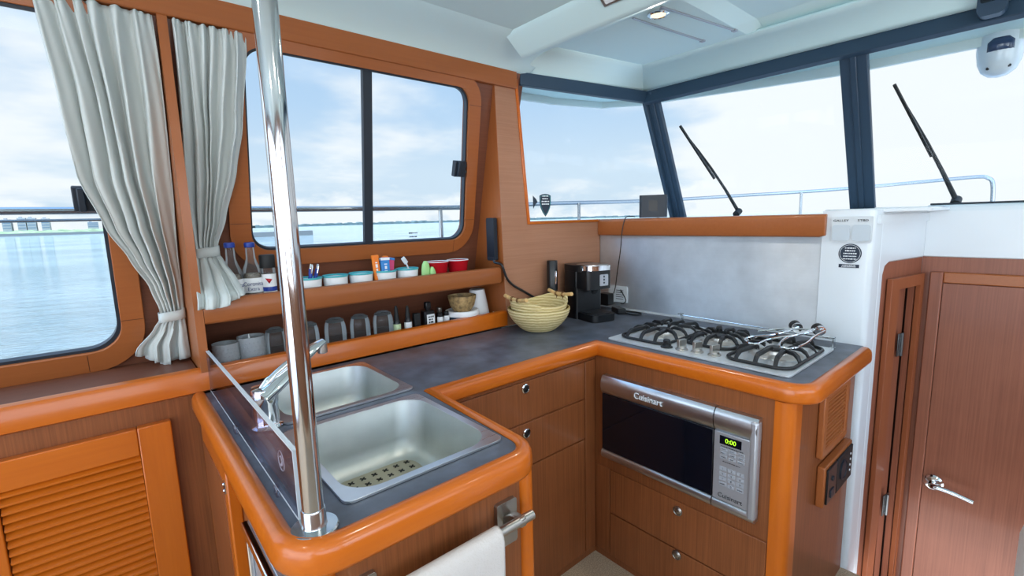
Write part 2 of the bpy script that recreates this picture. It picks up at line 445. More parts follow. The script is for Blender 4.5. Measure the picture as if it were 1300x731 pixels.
# long fiddle rail: lip of the lower shelf, runs on aft as the window ledge
mb = MB()
prof = [(1.58, .867), (1.572, .872), (1.572, .925), (1.577, .934), (1.586, .937), (1.598, .937), (1.605, .930), (1.605, .867)]
mb.loft([[(x, y, z) for y, z in prof] for x in (-2.2, 1.316)], True, True, True, smooth=False)
struct(mb.build('trim_3', 'trim_x'))
struct(MB().box(-2.2, .165, 1.60, 1.87, .90, .925).build('trim_4', 'wall_wood'))
# upright board between the curtains
mb = MB()
rows = []
for z in (.925, 1.2, 1.55, 1.89):
    rows.append([(.168, 1.572, z), (.190, 1.572, z), (.190, wy(z)+.005, z), (.168, wy(z)+.005, z)])
mb.loft(rows, True, True, True, smooth=False)
struct(mb.build('trim_5', 'soft_z'))

# cabin side below the ledge, left of the sink counter
struct(MB().box(-2.2, .16, 1.588, 1.62, 0, .868).build('wall_port_lower', 'ven_z'))

# ---- windscreen: raked front, angled sides, navy frames
T0, T1 = Vector((1.43, 1.585, 1.955)), Vector((2.10, 1.40, 1.935))
B0, B1 = Vector((1.46, 1.585, 1.315)), Vector((2.40, 1.40, 1.315))
def ft(y): return Vector((2.10, y, 1.915+.02*max(0, (y-.9)/.5)))
def fb(y): return Vector((2.40, y, 1.315))
FR = Vector((.6, 0, .3)).normalized()
mb = MB()
mb.obox((T0+T1)/2+Vector((0, 0, -.022)), T1-T0, Vector((.27, .96, 0)), (0, 0, 1), (T1-T0).length/2, .014, .027)
struct(mb.build('trim_6', 'navy', bevel=.003))
mb = MB()
mb.obox((ft(1.40)+ft(-1.7))/2+Vector((0, 0, -.017)), (0, 1, 0), (.9, 0, -.3), (.3, 0, .9), 1.55, .014, .030)
struct(mb.build('trim_7', 'navy', bevel=.003))
def post(name, a, b, w, side):
    d = (b-a).normalized(); n = d.cross(Vector(side)).normalized(); q = n.cross(d)
    m_ = MB(); m_.obox((a+b)/2, d, q, n, (b-a).length/2, w/2, .012)
    m_.obox((a+b)/2-n*.012, d, q, n, (b-a).length/2, w*.12, .006)
    return struct(m_.build(name, 'navy', bevel=.003))
post('trim_8', ft(1.40)+Vector((0, -.035, 0)), fb(1.40)+Vector((0, -.035, 0)), .06, (0, 1, 0))
post('trim_9', T1, B1, .05, (.96, -.27, 0))
post('trim_10', ft(.575)+Vector((0, -.03, 0)), fb(.575)+Vector((0, -.03, 0)), .085, (0, 1, 0))
def pane(name, pts, lab):
    m_ = MB(); m_.add(pts, [(0, 1, 2, 3)])
    o = m_.build(name, 'pane', solid=.006); return struct(o, lab)
W3 = pane('window_3', [B0, B1, T1, T0], 'angled side windscreen pane beyond the wood panel')
pane('window_4', [fb(1.38)+Vector((.012, 0, 0)), fb(.55)+Vector((.012, 0, 0)), ft(.55)+Vector((.012, 0, 0)), ft(1.38)+Vector((.012, 0, 0))], 'middle windscreen pane above the steel backsplash')
pane('window_5', [fb(.54)+Vector((.012, 0, 0)), fb(-1.7)+Vector((.012, 0, 0)), ft(-1.7)+Vector((.012, 0, 0)), ft(.54)+Vector((.012, 0, 0))], 'right windscreen pane above the white dash')

# ---- forward wall under the windscreen
struct(MB().box(1.982, 2.01, .56, 1.60, .86, 1.25).build('wall_forward', 'gel'))
# dash top
mb = MB(); mb.prism([(1.99, 1.60), (1.99, .40), (2.43, .33), (2.43, -1.7), (2.50, -1.7), (2.50, 1.45)], -.03, lambda u, v, w: (u, v, 1.318+w))
struct(mb.build('trim_11', 'gel'))
# white moulded column and header over the companionway
mb = MB()
cpl = fillet([(1.968, .566), (1.968, .413), (2.035, .404), (2.035, .566)], [0, .02, 0, 0], 5)
mb.prism(cpl, 2.135, lambda u, v, w: (u, v, w-.8))
struct(mb.build('wall_column', 'gel', bevel=.006))
jd = Vector((.37, -.063, 0)).normalized(); jn = Vector((-.063, -.37, 0)).normalized()   # jamb direction, outward normal
J0 = Vector((2.035, .404, 0))
def jp(s, z, w=0.0): return J0+jd*s+Vector((0, 0, z))+jn*w
JL = .3753
hole = fillet([(.03, -.8), (JL-.0, -.8), (JL-.0, 1.148), (.03, 1.148)], [0, 0, 0, .04], 5)
mb = MB()
mb.plate([(0, -.8), (0, 1.343), (JL, 1.343), (JL, 1.148), (.068, 1.148), (.045, 1.138), (.032, 1.105), (.03, -.8)], [], -.03, jp)
mb.box(2.405, 2.44, -1.7, .345, 1.150, 1.346)
mb.box(2.03, 2.46, .28, .58, 1.325, 1.34)
struct(mb.build('wall_dash', 'gel', bevel=.004))

struct(MB().box(2.408, 2.428, -1.7, .338, 1.346, 1.353).build('trim_13', 'gasket', bevel=.002))
# wooden jamb with a narrow doorway, and bulkhead with door
mb = MB()
mb.plate([(.03, -.8), (JL, -.8), (JL, 1.148), (.068, 1.148), (.045, 1.138), (.032, 1.105)], [[(.14, -.78), (.325, -.78), (.325, 1.045), (.14, 1.045)]], -.02, lambda s, z, w: jp(s, z, w-.004))
struct(mb.build('wall_companionway', 'door_z'))
D2 = bpy.data.objects.new('door_2', None); COL.objects.link(D2); D2.location = jp(.13, -.8); struct(D2, 'narrow half open doorway beside the white column')
mb = MB(); mb.plate([(.073, -.78), (.352, -.78), (.352, 1.088), (.073, 1.088)], [[(.138, -.779), (.325, -.779), (.325, 1.045), (.138, 1.045)]], .016, jp)
mb.build('door_frame', 'doorframe', D2, bevel=.003)
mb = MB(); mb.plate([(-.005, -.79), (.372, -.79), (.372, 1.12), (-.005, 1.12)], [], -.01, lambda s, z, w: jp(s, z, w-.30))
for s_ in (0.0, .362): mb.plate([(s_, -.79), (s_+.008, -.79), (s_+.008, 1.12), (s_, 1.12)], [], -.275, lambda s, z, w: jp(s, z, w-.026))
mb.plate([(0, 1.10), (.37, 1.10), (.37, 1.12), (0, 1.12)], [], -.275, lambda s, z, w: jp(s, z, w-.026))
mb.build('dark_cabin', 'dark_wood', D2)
mb = MB()
mb.plate([(.262, -.78), (.285, -.78), (.285, 1.04), (.262, 1.04)], [], -.18, lambda s, z, w: jp(s, z, w*.2-.028)); mb.plate([(.29, -.78), (.322, -.78), (.322, 1.04), (.29, 1.04)], [], -.03, lambda s, z, w: jp(s, z, w-.03)); mb.build('door_leaf', 'door_z', D2)
for z in (.815, .143):
    mb = MB(); mb.plate([(.236, z-.045), (.285, z-.045), (.285, z+.045), (.236, z+.045)], [], .004, lambda s, z_, w: jp(s, z_, w-.012))
    mb.tube([jp(.262, z-.045, -.006), jp(.262, z+.045, -.006)], .006)
    for a in (.246, .275):
        for b in (-.028, 0, .028): mb.lathe(jp(a, z+b, -.008), [(.004, 0), (.003, .003)], 8, jn)
    mb.build('hinge', 'hinge', D2, bevel=.001)
struct(MB().box(2.412, 2.44, -1.7, .345, -.8, 1.152).build('wall_bulkhead', 'door_z'))
D1 = bpy.data.objects.new('door_1', None); COL.objects.link(D1); D1.location = (2.41, -.1, -.8); struct(D1, 'brown wood door with a chrome lever handle at the right')
mb = MB(); mb.box(2.392, 2.412, .278, .316, -.8, 1.094); mb.build('door_stile', 'door_z', D1, bevel=.004)
mb = MB(); mb.box(2.396, 2.412, -.60, .278, 1.052, 1.094); mb.build('door_rail', 'soft_x', D1, bevel=.004)
mb = MB(); mb.box(2.402, 2.412, -.60, .276, -.79, 1.05); mb.build('door_leaf', 'door_z', D1)
mb = MB(); mb.lathe((2.402, .245, .25), [(.032, 0), (.032, .006), (.026, .012), (.012, .014), (.011, .04)], 24, (-1, 0, 0))
mb.tube(smooth_path([(2.362, .245, .25), (2.358, .225, .252), (2.358, .18, .248), (2.36, .125, .236)], 5), [.011]*6+[.010]*5+[.009]*5, 12)
mb.build('door_handle', 'chrome', D1)

# ---- ceiling
mb = MB()
mb.box(-2.4, 1.21, -1.8, 1.36, 2.01, 2.06)
struct(mb.build('ceiling', 'liner'))
mb = MB()
prof = [(1.345, 2.012), (1.375, 2.004), (1.43, 1.998), (1.50, 1.985), (1.548, 1.968), (1.562, 1.957), (1.572, 1.951), (1.588, 1.950), (1.60, 1.957), (1.64, 1.98), (1.64, 2.06), (1.345, 2.06)]
mb.loft([[(x, y, z) for y, z in prof] for x in (-2.2, .8, 1.35)]+[[(1.45, min(y, 1.60), z+.0) for y, z in prof], [(1.475, 1.345+(y-1.345)*.97, max(z, 1.962)) for y, z in prof]], True, True, True)
struct(mb.build('ceiling_side', 'liner', angle=50))
mb = MB()
prof = [(1.195, 2.012), (1.215, 1.995), (1.270, 1.950), (1.282, 1.944), (1.296, 1.944), (1.31, 1.950), (1.425, 1.998), (1.45, 2.003), (1.45, 2.06), (1.195, 2.06)]
mb.loft([[(x, y, z) for x, z in prof] for y in (1.40, -1.8)], True, True, True)
struct(mb.build('ceiling_beam', 'liner', angle=50))
mb = MB()
mb.prism([(1.42, 1.37), (1.42, .84), (1.955, .84), (1.91, 1.287)], .04, lambda u, v, w: (u, v, 2.0+w))
mb.prism([(1.42, .79), (1.42, -1.8), (1.90, -1.8), (1.88, .79)], .03, lambda u, v, w: (u, v, 2.03+w))
mb.add([(1.42, .84, 2.0), (1.80, .84, 2.0), (1.88, .79, 2.03), (1.42, .79, 2.03)], [(0, 1, 2, 3)])
mb.add([(1.80, .84, 2.0), (1.955, .84, 2.0), (1.975, .79, 2.003), (1.88, .79, 2.03)], [(0, 1, 2, 3)])
mb.add([(1.88, .79, 2.03), (1.90, -1.8, 2.03), (2.0, -1.8, 2.0), (1.975, .79, 2.002)], [(0, 1, 2, 3)])
struct(mb.build('ceiling_forward', 'liner'))
# coves down to the windscreen heads
def cove(a0, a1, b0, b1, ny):
    rows = []
    for k in range(7):
        t = k/6; e = (1-math.cos(t*PI/2)); g = math.sin(t*PI/2)
        rows.append([Vector(p).lerp(Vector(q), .35*t+.65*g)*1.0 for p, q in ((a0, b0), (a1, b1))])
        for i, (p, q) in enumerate(((a0, b0), (a1, b1))):
            rows[-1][i].z = p[2]+(q[2]-p[2])*(.35*t+.65*e)
    m_ = MB(); m_.loft([[r[0] for r in rows], [r[1] for r in rows]], False); return m_
mb = cove((1.42, 1.36, 2.001), (1.90, 1.285, 2.001), (1.44, 1.60, 1.957), (2.095, 1.41, 1.942), 1)
struct(mb.build('ceiling_cove_side', 'liner', solid=.01))
mb = cove((1.90, 1.285, 2.001), (1.99, -1.7, 2.001), (2.095, 1.41, 1.942), (2.095, -1.7, 1.925), 1)
struct(mb.build('ceiling_cove_front', 'liner', solid=.01))
mb = MB()
for a, b in (((1.44, 1.012), (1.835, .972)), ((1.44, .905), (1.832, .848))):
    d = Vector((b[0]-a[0], b[1]-a[1], 0)); c_ = Vector(((a[0]+b[0])/2, (a[1]+b[1])/2, 1.999))
    mb.obox(c_, d, Vector((-d.y, d.x, 0)), (0, 0, 1), d.length/2, .004, .003)
    mb.obox((b[0], b[1], 1.998), d, Vector((-d.y, d.x, 0)), (0, 0, 1), .008, .008, .004)
struct(mb.build('trim_12', 'mwpanel'))

# ---- unseen rest of the cabin: starboard side with open windows, open aft doorway
mb = MB()
mb.plate([(-2.4, 0), (2.4, 0), (2.4, 2.02), (-2.4, 2.02)], [[(-2.1, .95), (.2, .95), (.2, 1.9), (-2.1, 1.9)], [(.5, .95), (1.9, .95), (1.9, 1.9), (.5, 1.9)]], -.03, lambda u, v, w: (u, -1.8+w, v))
struct(mb.build('wall_starboard', 'ven_x'))
mb = MB()
mb.plate([(-1.8, 0), (1.9, 0), (1.9, 2.02), (-1.8, 2.02)], [[(-1.5, .05), (1.5, .05), (1.5, 1.93), (-1.5, 1.93)]], -.03, lambda u, v, w: (-2.4+w, u, v))
struct(mb.build('wall_aft', 'ven_x'))

struct(MB().box(-2.4, 2.0, 1.86, 1.89, -.05, .85).build('wall_hull_side', 'dark_wood'))
struct(MB().box(1.335, 2.62, 1.605, 1.64, -.9, 1.31).build('wall_hull_forward', 'gel'))
struct(MB().box(2.62, 2.65, -1.75, 1.64, -.9, 1.31).build('wall_bow', 'gel'))
struct(MB().box(-2.4, 2.14, -1.8, 1.62, 2.062, 2.09).build('roof', 'gel'))
# ---- outside: roof overhang, side deck, sea, land
oedge = [(-2.2, 1.70), (1.30, 1.70), (1.52, 1.86), (1.9, 1.85), (2.22, 1.77), (2.36, 1.60), (2.39, 1.45), (2.40, 1.0), (2.40, .68), (2.40, .27), (2.38, -1.8)]
def oz(u, v): return (1.955 if u < 1.31 else 1.925+.02*min(1, (u-1.31)/.8)) if v > 1.5 else 1.885+.06*max(0, min(1, (v-.60)/.9))
mb = MB()
mb.prism(oedge+[(2.12, -1.8), (2.12, 1.40), (1.45, 1.63), (-2.2, 1.64)], .10, lambda u, v, w: (u, v, oz(u, v)+.03+w*.6))
struct(mb.build('roof_overhang', 'liner', bevel=.008))
mb = MB()
rings = sweep2d(oedge[1:], [(-.02, 0), (.0, 0), (.004, .02), (.004, .04), (-.02, .04)], -1)
mb.loft([[(x, y, oz(x, y)+z) for x, y, z in r] for r in rings], True, True, True, smooth=False)
struct(mb.build('roof_overhang_lip', 'lip'))
struct(MB().box(-3, 3.2, 1.95, 2.35, .55, .62).build('ground_side_deck', 'gel'))
struct(MB().prism([(2.66, 2.3), (3.2, 2.3), (4.6, 1.5), (5.0, .3), (5.0, -1.5), (2.66, -1.8)], .05, lambda u, v, w: (u, v, .85+w)).build('ground_foredeck', 'gel'))

struct(MB().box(-6, -2.45, -2, 2, -.06, -.01).build('ground_cockpit_bounce', 'gel'))  # unseen white deck added to bounce sunlight up to the ceiling
# water
m, nt, b = new_mat('sea_water')
tc = nt.nodes.new('ShaderNodeTexCoord'); mp = nt.nodes.new('ShaderNodeMapping'); mp.inputs['Scale'].default_value = (.3, .85, 1)
mp.inputs['Rotation'].default_value = (0, 0, .25)
n = nt.nodes.new('ShaderNodeTexNoise'); n.inputs['Scale'].default_value = 1.3; n.inputs['Detail'].default_value = 9; n.inputs['Roughness'].default_value = .6
nb = nt.nodes.new('ShaderNodeTexNoise'); nb.inputs['Scale'].default_value = .06; nb.inputs['Detail'].default_value = 3
bp = nt.nodes.new('ShaderNodeBump'); bp.inputs['Strength'].default_value = 1.0; bp.inputs['Distance'].default_value = 2.6
r = nt.nodes.new('ShaderNodeValToRGB'); r.color_ramp.elements[0].position = .36; r.color_ramp.elements[1].position = .62
r.color_ramp.elements[0].color = lin((158, 176, 178)); r.color_ramp.elements[1].color = lin((188, 202, 204))
nt.links.new(tc.outputs['Object'], mp.inputs['Vector']); nt.links.new(mp.outputs['Vector'], n.inputs['Vector']); nt.links.new(tc.outputs['Object'], nb.inputs['Vector'])
nt.links.new(n.outputs['Fac'], bp.inputs['Height']); nt.links.new(nb.outputs['Fac'], r.inputs['Fac'])
nt.links.new(r.outputs['Color'], b.inputs['Base Color']); nt.links.new(bp.outputs['Normal'], b.inputs['Normal'])
b.inputs['Roughness'].default_value = .08; b.inputs['IOR'].default_value = 1.33
M['sea'] = m
mb = MB(); mb.add([(-6000, 2.5, -1.4), (8000, 2.5, -1.4), (8000, 9000, -1.4), (-6000, 9000, -1.4)], [(0, 1, 2, 3)])
mb.add([(3.5, -9000, -1.4), (8000, -9000, -1.4), (8000, 2.5, -1.4), (3.5, 2.5, -1.4)], [(0, 1, 2, 3)])
struct(mb.build('sea', 'sea', weld=True))

# ---- land beyond the water
LD = 700.0
def far(x, z, D=LD): return (x*D, D, 1.335+z*D)
mb = MB()
pr = []
for i in range(90):
    x = -.30+i*.0035
    h = .0042+.0012*math.sin(i*.9)*math.sin(i*.37)
    pr.append([(x*LD, LD, -1.4), (x*LD, LD, 1.0), (x*LD, LD+20, 2.0), (x*LD, LD+40, 1.335+h*LD), (x*LD, LD+120, -1.4)])
mb.loft(pr, False, smooth=False)
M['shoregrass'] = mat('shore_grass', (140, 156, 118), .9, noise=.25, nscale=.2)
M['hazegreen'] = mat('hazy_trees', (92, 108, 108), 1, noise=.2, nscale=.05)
M['stonewall'] = mat('grey_stone', (116, 118, 118), .9)
M['facade'] = mat('pale_facade', (158, 158, 158), .8)
M['facadewin'] = mat('facade_windows', (104, 120, 136), .4)
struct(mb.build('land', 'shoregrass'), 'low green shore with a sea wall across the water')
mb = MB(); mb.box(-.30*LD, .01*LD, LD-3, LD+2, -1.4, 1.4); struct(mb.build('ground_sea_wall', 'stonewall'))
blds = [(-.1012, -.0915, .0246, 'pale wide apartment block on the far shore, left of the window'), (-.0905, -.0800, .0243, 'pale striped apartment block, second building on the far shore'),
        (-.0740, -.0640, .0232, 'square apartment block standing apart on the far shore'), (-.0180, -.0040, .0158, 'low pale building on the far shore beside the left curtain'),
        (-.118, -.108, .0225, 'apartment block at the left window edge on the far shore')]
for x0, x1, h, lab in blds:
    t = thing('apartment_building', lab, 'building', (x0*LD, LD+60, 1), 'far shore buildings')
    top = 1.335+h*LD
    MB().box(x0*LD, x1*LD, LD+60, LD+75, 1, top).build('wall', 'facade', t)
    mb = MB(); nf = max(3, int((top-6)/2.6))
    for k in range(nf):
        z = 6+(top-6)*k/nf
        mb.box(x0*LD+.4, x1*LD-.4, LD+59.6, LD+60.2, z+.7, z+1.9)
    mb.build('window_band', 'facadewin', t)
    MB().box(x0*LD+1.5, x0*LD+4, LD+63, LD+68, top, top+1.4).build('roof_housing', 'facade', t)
# hazy tree lines on the horizon
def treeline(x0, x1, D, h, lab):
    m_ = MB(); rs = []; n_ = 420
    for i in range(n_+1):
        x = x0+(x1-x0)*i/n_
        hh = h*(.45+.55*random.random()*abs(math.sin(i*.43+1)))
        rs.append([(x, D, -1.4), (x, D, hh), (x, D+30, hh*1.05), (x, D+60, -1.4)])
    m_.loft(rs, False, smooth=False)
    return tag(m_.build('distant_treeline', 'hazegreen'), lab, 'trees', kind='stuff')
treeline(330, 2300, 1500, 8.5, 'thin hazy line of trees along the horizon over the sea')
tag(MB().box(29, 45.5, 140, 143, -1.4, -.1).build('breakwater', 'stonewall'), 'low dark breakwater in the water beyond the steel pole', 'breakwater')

# ---- deck rails outside
t = thing('deck_rail', 'stainless deck rail outside, running forward round the bow', 'rail', (0, 2.25, .62))
path = smooth_path([(-2.6, 2.25, 1.408), (0, 2.25, 1.409), (1.6, 2.24, 1.413), (2.2, 2.2, 1.433), (3.2, 2.05, 1.45), (4.1, 1.75, 1.485), (4.6, 1.45, 1.505), (4.8, 1.1, 1.522), (4.85, .7, 1.540), (4.8, .44, 1.548), (4.79, .375, 1.535), (4.78, .345, 1.48), (4.78, .335, 1.25), (4.78, .33, .9)], 8)
MB().tube(path, .013, 10).build('top_rail', 'railsteel', t)
MB().tube(smooth_path([(-2.6, 2.25, 1.375), (.2, 2.25, 1.376)], 6), .005, 8).build('lower_wire', 'railsteel', t)
for x, y, z in ((1.42, 2.245, 1.41), (2.47, 2.16, 1.436), (-1.6, 2.25, 1.408), (3.25, 2.04, 1.45), (4.55, 1.48, 1.50)):
    MB().tube([(x, y, .6), (x, y, z)], .011, 10).build('stanchion', 'railsteel', t)

# ---- windscreen wipers and camera dome outside
wn = Vector((.6, 0, .3)).normalized()
def wiper(a, b, lab):
    a, b = Vector(a), Vector(b); t = thing('windscreen_wiper', lab, 'wiper', tuple(b))
    d = (b-a).normalized(); s = wn.cross(d)
    m_ = MB(); m_.obox(a.lerp(b, .30)+wn*.004, d, s, wn, (b-a).length*.30, .004, .006); m_.build('blade', 'blackm', t)
    m_ = MB(); m_.tube([a.lerp(b, .28)+wn*.02, a.lerp(b, .5)+wn*.028, a.lerp(b, .75)+wn*.03, b+wn*.02], [.004, .006, .007, .009], 8)
    m_.build('arm', 'blackm', t)
    m_ = MB(); m_.tube([a.lerp(b, .16)+wn*.01, a.lerp(b, .28)+wn*.02, a.lerp(b, .46)+wn*.01], .0035, 6); m_.build('yoke', 'blackm', t)
    m_ = MB(); m_.lathe(b, [(.016, -.01), (.016, .03), (.01, .036)], 16, wn); m_.build('spindle_cap', 'blackm', t)
wiper((2.225, 1.285, 1.772), (2.445, 1.085, 1.335), 'thin black wiper on the middle windscreen pane')
wiper((2.221, .443, 1.779), (2.434, .270, 1.352), 'thin black wiper on the right windscreen pane')
c0 = Vector((2.42, .195, 0))
t = thing('camera_dome', 'white outdoor camera ball with a smoked lens hanging under the roof', 'camera', (c0.x, c0.y, 1.955))
MB().lathe(c0, [(.064, 1.957), (.064, 1.925), (.062, 1.919)], 32).build('mount', 'gel', t)
MB().lathe(c0, [(.058, 1.920), (.0605, 1.912), (.061, 1.87), (.056, 1.83), (.044, 1.80), (.026, 1.785), (.008, 1.780)], 32).build('ball', 'gel', t)
td = (Vector((0, 0, 1.5))-Vector((c0.x, c0.y, 1.5))).normalized(); ts = Vector((-td.y, td.x, 0))
mb = MB(); up = Vector((0, 0, 1)); rows = []
for k in range(9):
    z = 1.898-k*.0125; row = []
    for j in range(9):
        a = (j-4)/4
        hw = .032*min(1, math.sqrt(max(0, 1-((k-4.3)/5.0)**4))+.2) if k < 4 else .032
        if k == 0: hw = .018
        rr = .0625 if z > 1.87 else (.0625-(1.87-z)/.09*.034)
        x = a*hw
        row.append(c0+ts*x+td*math.sqrt(max(1e-6, rr*rr-x*x))+Vector((0, 0, z)))
    rows.append(row)
mb.loft(rows, False); mb.build('lens_window', 'lens', t, solid=.003)
mb = MB()
for s_ in (-1, 1): MB().lathe(c0+ts*.026*s_+td*.034+Vector((0, 0, 1.806)), [(.005, 0), (.005, .006)], 12, td).build('screw', 'black', t)
t = thing('compass_display', 'small dark blue instrument pod on the ceiling edge, top right', 'instrument', (2.05, .192, 1.95))
mb = MB(); mb.plate(rrect(.160, .224, 1.888, 1.975, [.02, .02, .004, .004]), [], .04, lambda u, v, w: (2.03+w, u, v)); mb.build('housing', 'navy', t, bevel=.004)
mb = MB(); mb.plate(rrect(.167, .217, 1.925, 1.955, .006), [], .002, lambda u, v, w: (2.028+w, u, v)); mb.build('display', 'mwglass', t)

# ================================================================== GALLEY JOINERY
# upper shelf
t = thing('upper_shelf', 'long wooden shelf under the port window holding bowls and bottles', 'shelf', (.75, 1.6, 1.07))
mb = MB()
for z0, z1 in ((1.085, 1.10),):
    mb.loft([[(x, 1.60, z0), (x, wy(z0)-.002, z0), (x, wy(z1)-.002, z1), (x, 1.60, z1)] for x in (.191, 1.30)], True, True, True, smooth=False)
mb.build('shelf_board', 'wall_wood', t)
mb = MB()
prof = [(1.574, 1.066), (1.572, 1.070), (1.572, 1.122), (1.577, 1.131), (1.586, 1.134), (1.598, 1.133), (1.604, 1.127), (1.604, 1.064), (1.580, 1.062)]
mb.loft([[(x, y, z) for y, z in prof] for x in (.191, 1.284)]+[[(1.290, 1.588+(y-1.588)*.8, 1.098+(z-1.098)*.9) for y, z in prof]], True, True, True)
mb.build('lip', 'soft_x', t)
t = tag(MB().loft([[(x, 1.606, .882), (x, wy(.882)-.002, .882), (x, wy(.90)-.002, .90), (x, 1.606, .90)] for x in (.191, 1.30)], True, True, True, smooth=False).build('lower_shelf', 'wall_wood'),
        'lower shelf board behind the counter lip holding glasses and small bottles', 'shelf')

# countertop with two sink cut-outs and a wood edge
lam = [(.17, 1.571), (.17, .69), (.612, .69), (.632, 1.132), (1.388, 1.132), (1.388, .415), (1.925, .415)]
edge = fillet(lam, [0, .055, .045, 0, 0, .045, 0], 8, closed=False)
poly = edge+[(1.925, .40), (1.966, .40), (1.966, .57), (1.978, .57), (1.978, 1.571)]
poly = edge+[(1.964, .415), (1.964, .57), (1.978, .57), (1.978, 1.571)]
S1 = (.256, .604, .744, 1.120); S2 = (.275, .622, 1.162, 1.520)
def srect(s, d, r): return rrect(s[0]+d, s[1]-d, s[2]+d, s[3]-d, r, 8)
t = thing('countertop', 'U shaped slate grey countertop with a rounded orange wood edge', 'countertop', (.9, 1.2, .835))
MB().plate(poly, [srect(S1, .012, .058), srect(S2, .012, .058)], .03, lambda u, v, w: (u, v, .835+w)).build('worktop', 'lam', t)
prof = [(0, .866), (.004, .871), (.012, .873), (.022, .871), (.029, .865), (.033, .856), (.034, .845), (.034, .828), (.031, .821), (.025, .818), (0, .818)]
rings = sweep2d(edge, prof, 1)
# rounded end by the column
e1 = [(x, .415+(y-.415)*.75, .845+(z-.845)*.8) for x, y, z in rings[-1]]
e1 = [(x+.012, y, z) for x, y, z in e1]
MB().loft(rings+[e1], False, cap0=True, cap1=True, smooth=True).build('wood_edge', 'trim_x', t, angle=60)
MB().box(1.968, 1.981, .575, 1.571, .8655, .874).build('rear_bead', 'whitepl', t)

# sinks
def sink(s, lab, depth):
    t = thing('sink', lab, 'sink', ((s[0]+s[1])/2, (s[2]+s[3])/2, .866))
    m_ = MB(); m_.plate(srect(s, 0, .018), [srect(s, .017, .062)], .005, lambda u, v, w: (u, v, .866+w)); m_.build('rim', 'steel_x', t, bevel=.002)
    m_ = MB(); rings = []
    for d, z, r in ((.017, .870, .062), (.018, .862, .062), (.020, .85, .062), (.030, .866-depth+.05, .064), (.035, .866-depth+.025, .064), (.046, .866-depth+.008, .058), (.066, .866-depth, .045)):
        rings.append([(u, v, z) for u, v in srect(s, d, r)])
    m_.loft(rings, True, False, True); m_.build('bowl', 'sinksteel', t, angle=60, solid=0)
    m_ = MB(); cx, cy = (s[0]+s[1])/2, (s[2]+s[3])/2
    m_.lathe((cx, cy, .866-depth), [(.038, .0005), (.038, .003), (.03, .004), (.02, .002)], 24); m_.build('drain', 'chrome', t)
    return t
sink(S1, 'near stainless sink with a rubber mat, at the counter end', .138)
sink(S2, 'far stainless sink behind the tap, nearest the glasses', .13)
t = thing('sink_mat', 'clear rubber mat with dark cross holes lying in the near sink', 'mat', (.43, .93, .73))
z0 = .866-.138-.0005
MB().plate(srect(S1, .068, .040), [], .003, lambda u, v, w: (u, v, z0+.004+w)).build('mat_sheet', 'matrub', t)
mb = MB()
for i in range(7):
    for j in range(8):
        x = S1[0]+.088+i*.0287; y = S1[2]+.088+j*.0286
        for a in (.78, -.78):
            mb.obox((x, y, z0+.0075), (math.cos(a), math.sin(a), 0), (-math.sin(a), math.cos(a), 0), (0, 0, 1), .0075, .0018, .0008)
mb.build('cross_hole', 'blackm', t)

# peninsula cabinet (hollow, panels only)
t = thing('sink_cabinet', 'wood veneer cabinet under the sinks with rounded orange corner post', 'cabinet', (.4, 1.1, 0))
MB().box(.19, .60, .693, .712, 0, .817).build('front_panel', 'ven_z', t)
MB().box(.178, .196, .712, 1.586, 0, .817).build('end_panel', 'ven_z', t)
MB().box(.612, .630, .72, 1.115, 0, .817).build('inner_panel', 'ven_z', t)
for x0, x1 in ((.598, .634), (.176, .215)):
    mb = MB(); mb.prism(rrect(x0, x1, .683, .722, .014, 5), .817, lambda u, v, w: (u, v, w)); mb.build('corner_post', 'trim_z', t)
d = MB().box(.150, .178, 1.215, 1.570, .12, .782).build('door', 'trim_z', t, bevel=.004)
MB().box(.1485, .1505, 1.255, 1.545, .17, .735).build('door_panel', 'ven_z', d, bevel=.001)
mb = MB(); mb.box(.147, .151, 1.228, 1.242, .715, .745)
for z in (.722, .738): mb.lathe((.147, 1.235, z), [(.003, 0), (.002, .002)], 8, (-1, 0, 0))
mb.build('door_catch', 'steelclip', d)
t = thing('drawer_fridge', 'steel framed appliance front low under the counter by the pole', 'fridge', (.165, .9, .1))
MB().box(.160, .1775, .735, 1.05, .12, .735).build('front', 'mwpanel', t, bevel=.002)
MB().box(.148, .160, .735, .750, .12, .745).build('edge_strip', 'chrome', t, bevel=.002)
mb = MB(); mb.box(.145, .160, .75, 1.05, .718, .735); mb.box(.150, .160, 1.03, 1.05, .12, .718); mb.build('edge_strip', 'chrome', t, bevel=.003)

# galley drawers along the port side
def knob(parent, c, n, big=1.0, m='chrome'):
    m_ = MB(); m_.lathe(c, [(.0165*big, -.002), (.0165*big, .004), (.0135*big, .0055), (.012*big, .003)], 24, n); o = m_.build('latch', m, parent)
    m_ = MB(); m_.lathe(c, [(.0115*big, -.001), (.0115*big, .0045), (.009*big, .006)], 20, n); m_.build('latch_button', 'black' if m == 'chrome' else m, o)
t = thing('drawer_cabinet', 'dark veneer drawer cabinet under the long counter, inner left side', 'cabinet', (.98, 1.12, 0))
MB().box(.632, 1.381, 1.119, 1.135, 0, .817).build('carcass', 'ven_z', t)
for z0, z1, kind, kz in ((.667, .805, 'drawer', .782), (.508, .660, 'drawer', .626), (.03, .501, 'door', None)):
    p = MB().box(.66, 1.296, 1.112, 1.121, z0, z1).build(kind, 'ven_z', t, bevel=.0015)
    if kz: knob(p, (.998, 1.112, kz), (0, -1, 0))
MB().box(1.301, 1.358, 1.112, 1.121, .03, .805).build('filler_panel', 'ven_z', t, bevel=.0015)

